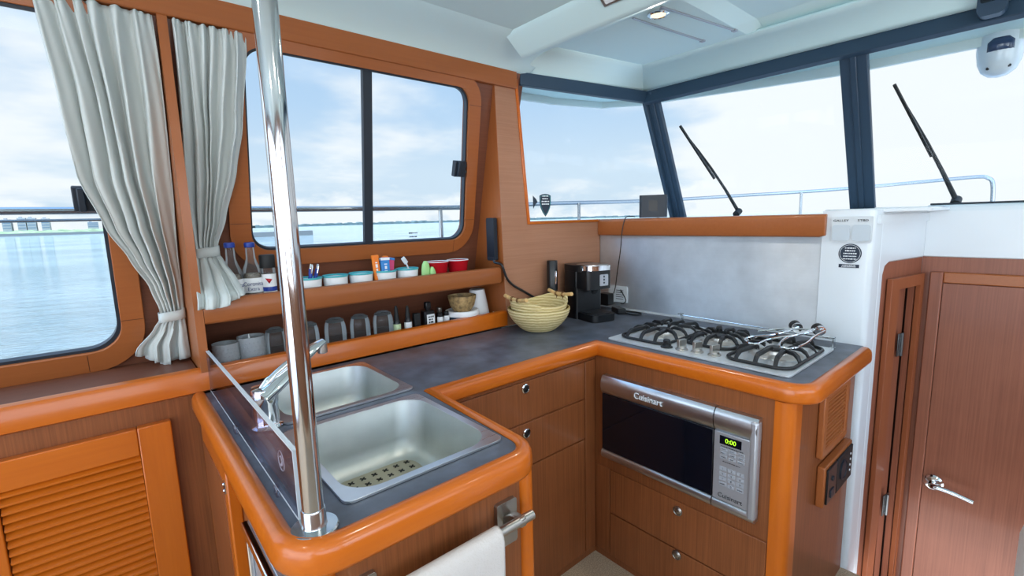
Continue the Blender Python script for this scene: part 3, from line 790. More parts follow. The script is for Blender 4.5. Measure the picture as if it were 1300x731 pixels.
# cooktop cabinet
t = thing('cooktop_cabinet', 'dark veneer cabinet under the cooktop with microwave opening and two drawers', 'cabinet', (1.65, .75, 0))
MB().plate([(1.1188, 0), (.475, 0), (.475, .817), (1.1188, .817)], [[(1.060, .445), (.516, .445), (.516, .750), (1.060, .750)]], .016, lambda u, v, w: (1.365+w, u, v)).build('face_frame', 'ven_z', t)
mb = MB(); mb.prism(fillet([(1.362, .478), (1.362, .430), (1.43, .430), (1.43, .478)], [0, .03, 0, 0], 6), .817, lambda u, v, w: (u, v, w)); mb.build('corner_post', 'trim_z', t)
MB().box(1.43, 1.962, .432, .448, 0, .817).build('end_panel', 'ven_z', t)
for z0, z1, kz in ((.210, .383, .351), (.03, .204, .188)):
    p = MB().box(1.358, 1.366, .480, 1.040, z0, z1).build('drawer', 'ven_z', t, bevel=.0015)
    knob(p, (1.358, .759, kz), (-1, 0, 0), 1.0, 'satin')
MB().box(1.360, 1.366, 1.046, 1.112, .03, .383).build('filler_panel', 'ven_z', t, bevel=.0015)
v = thing('vent_grille', 'square wooden louvred vent on the cabinet end panel', 'vent', (1.69, .43, .58))
MB().plate([(1.575, .585), (1.825, .585), (1.825, .79), (1.575, .79)], [[(1.605, .61), (1.80, .61), (1.80, .768), (1.605, .768)]], .019, lambda x, z, w: (x, .4125+w, z)).build('frame', 'soft_x', v, bevel=.004)
mb = MB()
for k in range(12):
    z = .615+k*.0132
    mb.box(1.60, 1.805, .418, .4315, z, z+.0055, mp=lambda x, y, zz: (x, y, zz+(.4315-y)*-.35))
mb.build('louver', 'soft_x', v)
MB().box(1.6, 1.805, .4285, .4315, .60, .775).build('backing', 'dark_wood', v)
v = thing('control_panel', 'black gauge panel on a wood block below the louvred vent', 'control panel', (1.74, .43, .42))
MB().box(1.60, 1.885, .408, .4315, .415, .550).build('wood_mount', 'soft_x', v, bevel=.004)
MB().box(1.612, 1.70, .402, .409, .425, .541).build('switch_plate', 'black', v, bevel=.002)
g = MB().box(1.706, 1.872, .402, .409, .425, .541).build('gauge_plate', 'blackm', v, bevel=.002)
mb = MB(); mb.lathe((1.765, .402, .488), [(.034, -.001), (.034, .004), (.030, .005), (.029, .003)], 28, (0, -1, 0)); mb.build('dial', 'antenna', g)
mb = MB()
for k in range(4): mb.lathe((1.845, .402, .455+k*.02), [(.004, -.001), (.004, .002)], 10, (0, -1, 0))
mb.build('indicator_light', 'textw', g)
mb = MB(); mb.lathe((1.656, .402, .50), [(.008, -.001), (.008, .004)], 14, (0, -1, 0)); mb.build('push_button', 'gasket', v); MB().box(1.64, 1.672, .399, .403, .44, .465).build('switch', 'gasket', v)

# microwave
t = thing('microwave', 'built in stainless microwave oven with black glass door', 'microwave', (1.45, .79, .44))
MB().box(1.352, 1.66, .522, 1.054, .451, .744).build('body', 'blackm', t)
def bar(name, y0, y1, z0, z1, bulge, m='steel', par=t, up=True):
    prof = []
    n_ = 8
    for k in range(n_+1):
        a = k/n_
        zz = z0+(z1-z0)*a
        prof.append((1.342-bulge*math.sin(a*PI)**.6, zz))
    prof += [(1.366, z1), (1.366, z0)]
    m_ = MB(); m_.loft([[(x, y, z) for x, z in prof] for y in (y0, y1)], True, True, True)
    return m_.build(name, m, par, angle=40)
bar('top_bar', .637, 1.064, .688, .757, .012)
bar('bottom_bar', .637, 1.064, .436, .470, .010)
bar('top_cap', .509, .634, .688, .757, .012)
bar('bottom_cap', .509, .634, .436, .470, .010)
MB().box(1.338, 1.36, .637, 1.063, .470, .688).build('door_glass', 'mwglass', t, bevel=.002)
MB().box(1.330, 1.36, .506, .530, .446, .75).build('side_bezel', 'mwpanel', t, bevel=.008, seg=3)
cp_ = MB().box(1.336, 1.36, .528, .634, .470, .688).build('control_face', 'mwpanel', t, bevel=.002)
MB().box(1.3345, 1.337, .552, .616, .652, .678).build('clock_display', 'mwglass', cp_)
text('clock_digits', '0:00', .019, 'led', cp_, (1.3343, .583, .665), (0, -1, 0), (0, 0, 1))
mb = MB(); mb2 = MB()
for k in range(3):
    for j in range(3): mb2.box(1.3350, 1.3365, .541+j*.026, .541+j*.026+.021, .607+k*.0125, .607+k*.0125+.009)
for k in range(4):
    for j in range(3): mb.box(1.3350, 1.3365, .541+j*.026, .541+j*.026+.021, .519+k*.0165, .519+k*.0165+.012)
mb.build('number_keypad', 'button', cp_, bevel=.001); mb2.build('program_keypad', 'button', cp_, bevel=.001)
for k in range(4):
    for j in range(3):
        lab = [['', '9', '6', '3'], ['0', '8', '5', '2'], ['', '7', '4', '1']][j][k]; o_ = (1.3348, .541+j*.026+.0105, .525+k*.0165)
        if lab: text('key_lettering', lab, .009, 'text', cp_, o_, (0, -1, 0), (0, 0, 1), depth=.0002)
        else: marks('key_lettering', .015, .003, 'text', cp_, o_, (0, -1, 0), (0, 0, 1), j)
for k, z in enumerate((.645, .598)): marks('key_lettering', .07, .003, 'text', cp_, (1.3357, .579, z), (0, -1, 0), (0, 0, 1), k)
for k in range(3):
    for j in range(3): marks('key_lettering', .015, .0025, 'text', cp_, (1.3348, .541+j*.026+.0105, .6115+k*.0125), (0, -1, 0), (0, 0, 1), k*3+j)
text('brand_lettering', 'Cuisinart', .020, 'text', cp_, (1.3355, .580, .487), (0, -1, 0), (0, 0, 1), depth=.0004)
text('brand_lettering', 'Cuisinart', .030, 'textw', t, (1.3285, .862, .722), (0, -1, 0), (0, 0, 1), depth=.0014)

# louvred cabinet door under the window ledge
t = thing('louvre_door', 'orange wood louvred cabinet door below the left window', 'cabinet door', (-.12, 1.588, .1))
for nm, b_, m_ in (('stile', (.009, .083, .10, .812), 'trim_z'), ('stile', (-.335, -.258, .10, .812), 'trim_z'), ('top_rail', (-.257, .0085, .736, .811), 'trim_x'), ('bottom_rail', (-.257, .0085, .10, .18), 'trim_x')):
    MB().box(b_[0], b_[1], 1.562, 1.588, b_[2], b_[3]).build(nm, m_, t, bevel=.003)
mb = MB()
for k in range(26):
    z = .726-k*.0212
    mb.loft([[(x, 1.570, z-.006), (x, 1.564, z-.005), (x, 1.5635, z+.000), (x, 1.578, z+.011), (x, 1.584, z+.008)] for x in (-.256, .008)], True, True, True, smooth=False)
mb.build('louver', 'trim_x', t)
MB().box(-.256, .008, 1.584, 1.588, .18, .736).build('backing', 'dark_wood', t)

# towel bar and towel
t = thing('towel_bar', 'satin steel towel bar on the cabinet under the near sink', 'towel bar', (.4, .66, .75))
for x in (.556, .250):
    MB().plate(rrect(x-.026, x+.026, .676, .772, .006), [], .010, lambda u, v, w: (u, .683+w, v)).build('bracket_plate', 'satin', t, bevel=.003)
    mb = MB(); mb.loft([[(x-.010, .684, .745), (x+.010, .684, .745), (x+.010, .684, .720), (x-.010, .684, .720)], [(x-.009, .664, .757), (x+.009, .664, .757), (x+.009, .664, .735), (x-.009, .664, .735)], [(x-.008, .632, .762), (x+.008, .632, .762), (x+.008, .632, .742), (x-.008, .632, .742)]], True, True, True)
    mb.build('bracket_arm', 'satin', t, bevel=.003)
MB().tube([(.20, .640, .752), (.585, .640, .752)], .0095, 16).build('bar', 'satin', t)
mb = MB()
N1, N2 = 44, 34
rows = []
for i in range(N1+1):
    u = i/N1; x = .306+u*.192; row = []
    for j in range(N2+1):
        v_ = j/N2
        if v_ < .42: q = (.42-v_)/.42; y, z = .6525+.002, .752-q*.30       # rear drop
        elif v_ > .58: q = (v_-.58)/.42; y, z = .6275-.004, .752-q*.36     # front drop
        else:
            a = (v_-.42)/.16*PI; q = 0; y, z = .640+math.cos(a)*.0135, .752+math.sin(a)*.0135
        rip = (math.sin(u*9+.5)*.5+math.sin(u*19+1.2+j*.05)*.4)*.011*q*(1 if v_ > .5 else .3)
        row.append((x+.01*q*math.sin(u*4), y-(abs(rip) if v_ > .5 else 0)+0, z+.004*math.sin(u*5)*q))
    rows.append(row)
mb.loft(rows, False)
tag(mb.build('hand_towel', 'towel', solid=.004), 'pale grey hand towel folded over the towel bar', 'towel')

# acrylic guard
t = thing('splash_guard', 'clear acrylic splash guard standing along the counter end', 'splash guard', (.187, 1.15, .866))
MB().box(.184, .1915, .752, 1.568, .870, .988).build('sheet', 'acrylic', t)
mb = MB(); mb.box(.1838, .1917, .752, 1.568, .9865, .9885); mb.box(.1838, .1917, .750, .753, .870, .988); mb.box(.1836, .1838, .752, 1.568, .870, .874); mb.build('polished_edge', 'acr_edge', t)
for y in (.86, 1.20):
    MB().box(.176, .1838, y-.010, y+.010, .8665, .884).build('clip', 'acrylic', t, bevel=.002)
mb = MB(); cc = Vector((.1925, .865, .925))
mb.tube([cc+Vector((0, math.cos(a)*.018, math.sin(a)*.018)) for a in [k*2*PI/24 for k in range(24)]], .0008, 5, True)
mb.tube([cc+Vector((0, math.cos(a)*.007, math.sin(a)*.009)) for a in [PI*.2+k*1.5*PI/14 for k in range(15)]], .0012, 5)
mb.build('etched_mark', 'acr_edge', t)

# steel pole
t = thing('grab_pole', 'polished steel grab pole from countertop to ceiling at the sink end', 'pole', (.198, .72, .866))
MB().lathe((.198, .72, 0), [(.0160, .888), (.0160, 2.011)], 40).build('tube', 'pole', t)
MB().lathe((.198, .72, 0), [(.036, .866), (.036, .870), (.034, .8725), (.0190, .874), (.0182, .876), (.0182, .899), (.0170, .902)], 40).build('base_flange', 'steelclip', t)
MB().lathe((.198, .72, 0), [(.0175, 1.99), (.036, 1.997), (.036, 2.0095)], 40).build('top_flange', 'steelclip', t)

# faucet
t = thing('faucet', 'chrome single lever kitchen tap between guard and far sink', 'tap', (.232, 1.168, .866))
fx, fy = .243, 1.185
MB().lathe((fx, fy, 0), [(.034, .866), (.034, .871), (.030, .874), (.0275, .88), (.0275, .925), (.0295, .93), (.0300, .952), (.027, .962), (.012, .966)], 32).build('body', 'chrome', t)
sp_ = smooth_path([(fx-.004, fy, .945), (fx+.03, fy, .968), (fx+.08, fy+.01, 1.002), (fx+.125, fy+.018, 1.030), (fx+.152, fy+.022, 1.042)], 6)
n_ = len(sp_)
mb = MB(); rings = []
for i, p in enumerate(sp_):
    q = i/(n_-1); w_ = .024*(1-q)**1.1+.0130; h_ = .014*(1-q)+.0075
    d = (sp_[min(i+1, n_-1)]-sp_[max(i-1, 0)]).normalized(); sd = d.cross(Vector((0, 0, 1))).normalized(); up = sd.cross(d)
    rings.append([p+sd*math.cos(a)*w_+up*math.sin(a)*h_ for a in [k*2*PI/16 for k in range(16)]])
mb.loft(rings, True, True, True); mb.build('spout', 'chrome', t)
MB().lathe((fx+.147, fy+.021, 0), [(.0115, 1.040), (.0125, 1.030), (.0125, 1.014), (.010, 1.012)], 20).build('aerator', 'satin', t)
mb = MB(); mb.tube(smooth_path([(fx-.006, fy-.002, .955), (fx+.02, fy-.004, .985), (fx+.06, fy-.002, 1.012), (fx+.09, fy, 1.028)], 5), [.011]*5+[.008]*6+[.006]*5, 12); mb.build('lever', 'chrome', t)

# ================================================================== COOKTOP
t = thing('cooktop', 'stainless gas cooktop with black iron grates on the counter corner', 'cooktop', (1.63, .79, .866))
MB().plate(rrect(1.432, 1.840, .468, 1.114, .014), [], .006, lambda u, v, w: (u, v, .8662+w)).build('plate', 'enamel', t, bevel=.003)
burn = [(1.635, .993, .100, .160, .10), (1.675, .785, .088, .118, .085), (1.635, .580, .098, .165, .10)]
for cx, cy, hy, hx, br_ in burn:
    b_ = MB(); b_.lathe((cx, cy, .8722), [(.080*br_/.1, 0), (.076*br_/.1, .003), (.050, .0045), (.046, .006), (.040, .007), (.038, .016), (.030, .017)], 36); o = b_.build('burner', 'brass', t)
    b_ = MB(); b_.lathe((cx, cy, .889), [(.031, 0), (.032, .003), (.028, .006), (.01, .007)], 32); b_.build('burner_cap', 'iron', o)
    g = MB()
    ring = [(u, v, .8775) for u, v in rrect(cx-hx, cx+hx, cy-hy, cy+hy, .045, 6)]
    g.tube(ring, .0055, 8, True)
    def finger(a, b):
        a, b = Vector(a), Vector(b); d = (b-a); L_ = d.length; d.normalize()
        pts = [a+Vector((0, 0, .876)), a+d*.010+Vector((0, 0, .893)), a+d*.024+Vector((0, 0, .902)), b+d*-.012+Vector((0, 0, .904)), b+Vector((0, 0, .898))]
        s_ = d.cross(Vector((0, 0, 1))); rr = []
        for p in pts: rr.append([p+s_*.006+Vector((0, 0, .006)), p-s_*.006+Vector((0, 0, .006)), p-s_*.006-Vector((0, 0, .006)), p+s_*.006-Vector((0, 0, .006))])
        g.loft(rr, True, True, True, smooth=False)
    for sx in (-1, 1):
        for f in (-.60, 0, .60):
            r_in = .036+.030*abs(f)
            finger((cx+sx*hx, cy+f*hy, 0), (cx+sx*(r_in), cy+f*hy*.72, 0))
    for sy in (-1, 1):
        for f in (-.45, .0, .45):
            finger((cx+f*hx, cy+sy*hy, 0), (cx+f*hx*.62, cy+sy*.034, 0))
    o = g.build('grate', 'iron', t, bevel=.0015)
for k, (x, y) in enumerate(((1.470, .880), (1.480, .828), (1.486, .774), (1.490, .716))):
    m_ = 'black' if k == 0 else 'satin'
    b_ = MB(); b_.lathe((x, y, .872), [(.021, 0), (.021, .003), (.0155, .006), (.0155, .013), (.013, .016)], 24)
    if k == 0: b_.lathe((x, y, .888), [(.012, 0), (.013, .01), (.010, .013)], 20)
    else: b_.obox((x, y, .895), (.35, 1, 0), (1, -.35, 0), (0, 0, 1), .006, .0165, .0135)
    o = b_.build('knob', m_, t, bevel=.001)
# back fiddle rail with brackets
t = thing('cooktop_rail', 'thin steel rail on two brackets behind the cooktop', 'rail', (1.90, .80, .866))
for y, x in ((1.062, 1.89), (.478, 1.855)):
    mb = MB(); mb.box(x-.012, x+.012, y-.006, y+.010, .866, .869); mb.box(x-.011, x+.011, y-.004, y+.000, .866, .905); mb.box(x-.011, x+.011, y-.004, y+.012, .903, .907); mb.build('bracket', 'steelclip', t)
MB().tube([(1.888, 1.062, .900), (1.857, .478, .900)], .003, 8).build('rod', 'steelclip', t)
# folded pan holder lying on the right burner
t = thing('pan_holder', 'folded chrome wire pan holder lying on the right burner grate', 'pan holder', (1.68, .55, .91))
z = .914
mb = MB()
mb.tube(smooth_path([(1.80, .57, z+.022), (1.70, .60, z+.012), (1.63, .655, z+.006), (1.60, .665, z), (1.565, .640, z), (1.575, .615, z), (1.64, .60, z+.006), (1.74, .535, z+.016), (1.79, .52, z+.02)], 6), .0035, 8)
mb.tube(smooth_path([(1.80, .52, z+.026), (1.72, .54, z+.018), (1.66, .56, z+.012), (1.59, .555, z+.004), (1.57, .535, z+.002), (1.59, .51, z+.002), (1.66, .50, z+.006), (1.74, .50, z+.014), (1.80, .49, z+.022)], 6), .0035, 8)
mb.tube([(1.70, .665, z+.010), (1.76, .60, z+.02), (1.80, .50, z+.024)], .003, 8)
mb.build('wire_arm', 'chrome', t)
for x, y in ((1.815, .585), (1.815, .515)):
    mb = MB(); mb.lathe((x, y, z+.022), [(.016, -.012), (.019, -.008), (.019, .008), (.016, .012)], 22, (.5, .4, .15)); o = mb.build('clamp_knob', 'black', t)
    mb = MB(); mb.lathe((x-.012, y-.010, z+.02), [(.017, -.004), (.017, .004)], 22, (.5, .4, .15)); mb.build('knob_face', 'chrome', o)

# backsplash
t = tag(MB().box(1.972, 1.981, .567, 1.578, .872, 1.243).build('backsplash', 'splash', bevel=.001), 'brushed steel backsplash behind the cooktop', 'backsplash')
tag(MB().loft([[(x, y0, z) for x, z in ((1.955, 1.243), (1.950, 1.252), (1.950, 1.316), (1.957, 1.324), (1.99, 1.326), (1.99, 1.241))] for y0 in (1.578, .574)]+[[(x, .552, 1.326-(1.326-z)*.93) for x, z in ((1.955, 1.243), (1.950, 1.252), (1.950, 1.316), (1.957, 1.324), (1.99, 1.326), (1.99, 1.241))]], True, True, True, smooth=False).build('windscreen_shelf', 'soft_x', bevel=.003), 'wooden ledge above the steel backsplash under the windscreen', 'ledge')

# column fittings
t = thing('switch_panel', 'two pale rocker switches lettered on the white column', 'switch', (1.965, .475, 1.22))
MB().plate(rrect(.416, .536, 1.224, 1.314, .006), [], .006, lambda u, v, w: (1.9615+w, u, v)).build('plate', 'whitepl', t, bevel=.001)
for y in (.447, .506):
    MB().plate(rrect(y-.026, y+.026, 1.230, 1.286, .010), [], .005, lambda u, v, w: (1.9575+w, u, v)).build('rocker', 'rocker', t, bevel=.0015)
text('lettering', 'GALLEY', .011, 'text', t, (1.9612, .508, 1.300), (0, -1, 0), (0, 0, 1), sx=1.2)
text('lettering', 'STBD', .011, 'text', t, (1.9612, .444, 1.300), (0, -1, 0), (0, 0, 1), sx=1.2)
t = thing('round_label', 'round black sticker with pale writing on the white column', 'sticker', (1.967, .476, 1.18))
MB().lathe((1.9675, .476, 1.186), [(.034, 0), (.034, .0012)], 36, (-1, 0, 0)).build('disc', 'sticker', t)
mb = MB(); ring = [(1.9660, .476+math.cos(a)*.030, 1.186+math.sin(a)*.030) for a in [k*2*PI/36 for k in range(36)]]; mb.tube(ring, .0006, 5, True); mb.build('ring', 'textw', t)
marks('lettering', .040, .0045, 'textw', t, (1.9662, .476, 1.186), (0, -1, 0), (0, 0, 1), 4, 5, .0095)
t = tag(MB().box(1.9665, 1.9680, .447, .507, 1.136, 1.148).build('strip_label', 'sticker'), 'small black strip label under the round sticker', 'sticker')
marks('lettering', .046, .003, 'textw', t, (1.9663, .477, 1.142), (0, -1, 0), (0, 0, 1), 9, 2, .0045)

# downlights
t = thing('downlight', 'round chrome downlight glowing in the white ceiling', 'ceiling light', (1.478, .940, 2.0))
MB().lathe((1.478, .940, 2.0), [(.036, 0), (.035, -.006), (.028, -.009), (.024, -.006)], 32, cap1=False).build('bezel', 'chrome', t)
MB().lathe((1.478, .940, 2.0), [(.0255, -.004), (.024, -.0065), (.01, -.007)], 28).build('lens', 'lamp', t)
t = thing('beam_light', 'small flat chrome lamp on the ceiling beam, top edge', 'ceiling light', (1.232, .935, 1.985))
MB().obox((1.218, .925, 1.990), (0, 1, 0), (.78, 0, -.62), (.62, 0, .78), .05, .03, .006).build('housing', 'satin', t, bevel=.004)
MB().obox((1.214, .925, 1.982), (0, 1, 0), (.78, 0, -.62), (.62, 0, .78), .035, .018, .004).build('lens', 'ceramic', t, bevel=.002)

# white helm seat corner at bottom right
t = thing('helm_seat', 'white vinyl seat corner at the lower right edge', 'seat', (1.33, -.25, 0))
MB().loft([[(x, y, z) for x, y in rrect(1.08-d, 1.62+d, -.62-d, .0+d, .12, 8)] for z, d in ((.42, -.03), (.44, -.01), (.50, 0), (.60, 0), (.66, -.012), (.685, -.04), (.69, -.08))], True, True, True).build('cushion', 'seat', t)
MB().box(1.14, 1.56, -.58, -.06, 0, .43).build('seat_base', 'gel', t, bevel=.03)
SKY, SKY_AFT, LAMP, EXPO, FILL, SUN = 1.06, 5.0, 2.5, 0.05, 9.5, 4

# ================================================================== CURTAINS
def interp(rows, z):
    rows = sorted(rows, reverse=True)
    if z >= rows[0][0]: return rows[0][1:]
    for a, b in zip(rows, rows[1:]):
        if b[0] <= z <= a[0]:
            t_ = (a[0]-z)/(a[0]-b[0]); t_ = t_*t_*(3-2*t_)*.4+t_*.6
            return tuple(p+(q-p)*t_ for p, q in zip(a[1:], b[1:]))
    return rows[-1][1:]
def curtain(name, label, rows, nf, ztie, ztop, hemL, hemM, hemR, seed, tiebox):
    rnd = random.Random(seed)
    t = thing(name, label, 'curtain', (rows[0][1], rows[0][3], ztop))
    NU, NV = 150, 80
    ph = [rnd.uniform(0, 6.28) for _ in range(4)]
    # uneven pleats
    knots = [0]
    for k in range(nf): knots.append(knots[-1]+rnd.uniform(.55, 1.5))
    knots = [k/knots[-1] for k in knots]
    dep = [rnd.uniform(.65, 1.15) for _ in range(nf)]
    def pleat(u):
        for k in range(nf):
            if u <= knots[k+1] or k == nf-1:
                q = (u-knots[k])/(knots[k+1]-knots[k]); return dep[k]*(math.sin(q*2*PI-.4)+.22*math.sin(q*4*PI+k)), k, q
    mb = MB(); grid = []
    for j in range(NV+1):
        v = j/NV; row = []
        for i in range(NU+1):
            u = i/NU
            hem = hemL+(hemM-hemL)*min(1, u*2) if u < .5 else hemM+(hemR-hemM)*(u-.5)*2
            z = ztop+(hem-ztop)*v
            L, R, Y, amp = interp(rows, z)
            pl, k, q = pleat(u)
            x = L+(R-L)*u
            if z < ztie:
                q2 = (u*3.5+.15) % 1; bx_ = math.copysign(abs(math.sin(q2*2*PI))**.45, math.sin(q2*2*PI)); e_ = min(1, (ztie-z)/.05)
                pl = pl*(1-e_)*.9+bx_*e_*.85
            below = max(0, (ztie-z))
            gather = 1.0
            if abs(z-ztie) < .016: gather = .55
            drift = .006*math.sin(3*u*PI+z*9+ph[0])*min(1, abs(z-ztie)*6)
            y = Y-pl*amp*gather-.35*amp*math.sin(q*6.28*3+z*14+ph[1])*.25
            x += (.35*amp*math.cos(q*2*PI+ph[2]*.2))*gather+drift*.6
            if z > ztop-.05:                      # gathered heading
                h = (z-(ztop-.05))/.05
                y += .003*math.sin(u*nf*2*PI*3+ph[3])*h
            x = max(min(x, R+.002), L-.002)
            row.append((x, y, z))
        grid.append(row)
    mb.loft(grid, False); mb.build('cloth', 'fabric', t, solid=.0025, angle=60)
    x0, x1, yc, zc, hh, dy = tiebox
    mb = MB(); rings = []
    n_ = 40
    for k in range(n_+1):
        a = 2*PI*k/n_
        px = (x0+x1)/2+(x1-x0)/2*math.copysign(abs(math.cos(a))**.6, math.cos(a)); py = yc+dy*math.copysign(abs(math.sin(a))**.6, math.sin(a))
        tilt = .004*math.cos(a)
        rings.append([(px, py, zc-hh+tilt), (px, py, zc+tilt), (px, py, zc+hh+tilt)])
    mb.loft(rings, False); mb.build('tie_band', 'fabric', t, solid=.003)
curtain('curtain', 'larger grey curtain tied low beside the left window', [
    (1.89, -.066, .160, 1.575, .010), (1.84, -.062, .160, 1.572, .013), (1.662, -.043, .161, 1.598, .017), (1.473, -.031, .162, 1.648, .020), (1.342, .006, .162, 1.686, .020),
    (1.253, .047, .162, 1.712, .019), (1.168, .086, .162, 1.736, .015), (1.10, .103, .161, 1.752, .011), (1.072, .104, .161, 1.756, .010), (1.04, .083, .161, 1.755, .012), (.985, .036, .162, 1.760, .017), (.93, .030, .163, 1.768, .019)],
    6, 1.078, 1.882, .972, .922, .938, 11, (.099, .164, 1.752, 1.076, .0145, .022))
curtain('curtain', 'shorter grey curtain tied above the wooden shelf end', [
    (1.89, .196, .376, 1.572, .009), (1.84, .196, .374, 1.572, .012), (1.631, .197, .348, 1.612, .014), (1.508, .199, .327, 1.645, .014), (1.36, .203, .290, 1.685, .012),
    (1.285, .206, .264, 1.700, .009), (1.262, .206, .262, 1.700, .008), (1.235, .198, .272, 1.680, .010), (1.18, .182, .292, 1.618, .014), (1.140, .174, .300, 1.556, .012), (1.10, .168, .292, 1.545, .012)],
    6, 1.264, 1.880, 1.112, 1.108, 1.142, 5, (.203, .266, 1.697, 1.263, .0145, .017))

# ================================================================== THINGS ON THE UPPER SHELF
UZ = 1.1003
def bottle(x, lab, top):
    t = thing('glass_bottle', lab, 'bottle', (x, 1.67, UZ))
    MB().lathe((x, 1.67, UZ), [(.024, 0), (.0285, .003), (.0285, .085), (.026, .103), (.018, .122), (.0135, .138), (.0125, top-.012), (.0132, top-.006)], 28).build('bottle_glass', 'glass', t)
    MB().lathe((x, 1.67, UZ), [(.025, .004), (.025, .075), (.022, .09)], 24).build('contents', 'pepper', t)
    MB().lathe((x, 1.67, UZ), [(.0148, top-.012), (.0155, top-.010), (.0150, top+.002), (.012, top+.004)], 22).build('cap', 'blue', t)
    l = MB().lathe((x, 1.67, UZ), [(.0288, .030), (.0290, .032), (.0290, .074), (.0288, .076)], 28, cap0=False, cap1=False).build('label', 'label', t)
    vd = (Vector((0, 0, 0))-Vector((x, 1.67, 0))).normalized(); xd = Vector((-vd.y, vd.x, 0)); c = Vector((x, 1.67, 0))+vd*.0293
    text('label_lettering', 'Coronita', .0175, 'textb', l, c+Vector((0, 0, UZ+.058)), xd, (0, 0, 1), depth=.0003, sx=.85)
    text('label_lettering', 'Extra', .0155, 'textb', l, c+Vector((0, 0, UZ+.042)), xd, (0, 0, 1), depth=.0003)
bottle(.290, 'small glass bottle with blue cap half hidden by the right curtain', .186)
bottle(.345, 'small glass bottle with blue cap and white label beside the pepper shaker', .184)
x = .389
t = thing('spice_shaker', 'spice shaker with black lid and white label beside the blue capped bottles', 'shaker', (x, 1.66, UZ))
MB().lathe((x, 1.66, UZ), [(.019, 0), (.0215, .003), (.0215, .10), (.019, .108)], 24).build('jar', 'glass', t)
MB().lathe((x, 1.66, UZ), [(.0195, .004), (.0195, .085)], 20).build('contents', 'pepper', t)
MB().lathe((x, 1.66, UZ), [(.0225, .104), (.0235, .106), (.0235, .142), (.022, .146)], 28).build('lid', 'blackm', t)
l = MB().lathe((x, 1.66, UZ), [(.0218, .022), (.0218, .085)], 24, cap0=False, cap1=False).build('label', 'label', t)
MB().lathe((x, 1.66, UZ), [(.0220, .030), (.0220, .044)], 24, cap0=False, cap1=False).build('blue_stripe', 'blue', l)
vd = (Vector((0, 0, 0))-Vector((x, 1.66, 0))).normalized(); xd = Vector((-vd.y, vd.x, 0)); c = Vector((x, 1.66, UZ+.064))+vd*.0222
mb = MB(); mb.add([c+xd*-.010+Vector((0, 0, .008)), c+xd*.010+Vector((0, 0, .005)), c+Vector((0, 0, -.010))], [(0, 1, 2)]); mb.build('red_mark', 'red', l, solid=.0006)

CUPS = [(.512, 'teal rimmed white cup holding blue pens, first right of the pole'), (.603, 'empty teal rimmed white cup, second right of the pole'), (.697, 'teal rimmed white cup, third right of the pole'), (.791, 'teal rimmed white cup holding coloured sweet packets'), (.885, 'teal rimmed white cup beside the pale green clip')]
for x, lab in CUPS:
    t = thing('cup', lab, 'cup', (x, 1.66, UZ), 'teal rimmed cups on the upper shelf')
    MB().lathe((x, 1.66, UZ), [(.034, 0), (.038, .003), (.042, .054), (.0395, .054), (.036, .008), (.01, .006)], 36, cap1=True).build('bowl', 'ceramic', t)
    MB().lathe((x, 1.66, UZ), [(.0422, .0535), (.0440, .0545), (.0442, .0590), (.0425, .0605), (.0395, .0590), (.0395, .0545)], 36, cap0=False, cap1=False).build('rim', 'teal', t)
for x, lab in ((1.022, 'red enamel bowl, left of the pair at the shelf end'), (1.123, 'red enamel bowl, nearest the wooden post')):
    t = thing('bowl', lab, 'bowl', (x, 1.66, UZ), 'red bowls on the upper shelf')
    MB().lathe((x, 1.66, UZ), [(.030, 0), (.034, .003), (.045, .068), (.0475, .071), (.0470, .073), (.0435, .071), (.033, .008), (.01, .006)], 36).build('bowl_body', 'red', t)
    MB().lathe((x, 1.66, UZ), [(.0436, .0735), (.0455, .0755), (.0475, .0735), (.0465, .0722)], 36, cap0=False, cap1=False).build('rim', 'ceramic', t)
for k, (dx, dy, tx, ty, lab) in enumerate(((0, 0, .10, .0, 'blue pen leaning in the first teal rimmed cup'), (.012, .01, .32, .1, 'blue pen tilted right in the first teal rimmed cup'), (-.006, .006, .22, -.08, 'dark blue marker in the first teal rimmed cup'))):
    d = Vector((tx, ty, 1)).normalized(); b0 = Vector((.512+dx, 1.655+dy, UZ+.012))
    t = thing('pen', lab, 'pen', tuple(b0), 'pens in the first cup')
    mb = MB(); mb.tube([b0, b0+d*.078], .006, 10); mb.build('barrel', 'blue', t)
    mb = MB(); mb.tube([b0+d*.078, b0+d*.086, b0+d*.094], [.0058, .0052, .0030], 10); mb.obox(b0+d*.075+Vector((0, -.007, 0)), d, (1, 0, 0), (0, 1, 0), .012, .0015, .001); mb.build('clip_cap', 'chrome', t)
def packet(name, lab, c, w, h, th, tilt, m, m2, txt=None):
    c = Vector(c); up = Vector((math.sin(tilt), .08, math.cos(tilt))).normalized(); sd = Vector((math.cos(tilt), 0, -math.sin(tilt))); nn = sd.cross(up)
    t = thing(name, lab, 'sweets', tuple(c), 'packets standing in the cups')
    b_ = MB(); b_.obox(c+up*h/2, sd, up, nn, w/2, h/2, th/2); o = b_.build('wrapper', m, t, bevel=th*.3)
    b_ = MB(); b_.obox(c+up*h*.94, sd, up, nn, w/2*.98, h*.05, th*.55); b_.build('crimp', m2, t, bevel=.001)
    if txt:
        n2 = nn if nn.y < 0 else -nn; marks('lettering', h*.5, w*.4, 'textw', o, c+up*h*.52+n2*(th/2+.0002), -up if False else up, n2.cross(up), 6, 1)
packet('sweet_packet', 'upright orange sweet stick standing behind the coloured packets', (.757, 1.648, UZ+.012), .026, .108, .012, -.04, 'orange', 'orange', True)
packet('sweet_packet', 'blue and white gum packet in the fourth teal rimmed cup', (.790, 1.652, UZ+.012), .036, .096, .016, .02, 'bluepk', 'label', True)
packet('sweet_packet', 'pink sweet packet leaning right in the fourth teal rimmed cup', (.812, 1.665, UZ+.014), .024, .092, .014, .16, 'pink', 'bluepk')
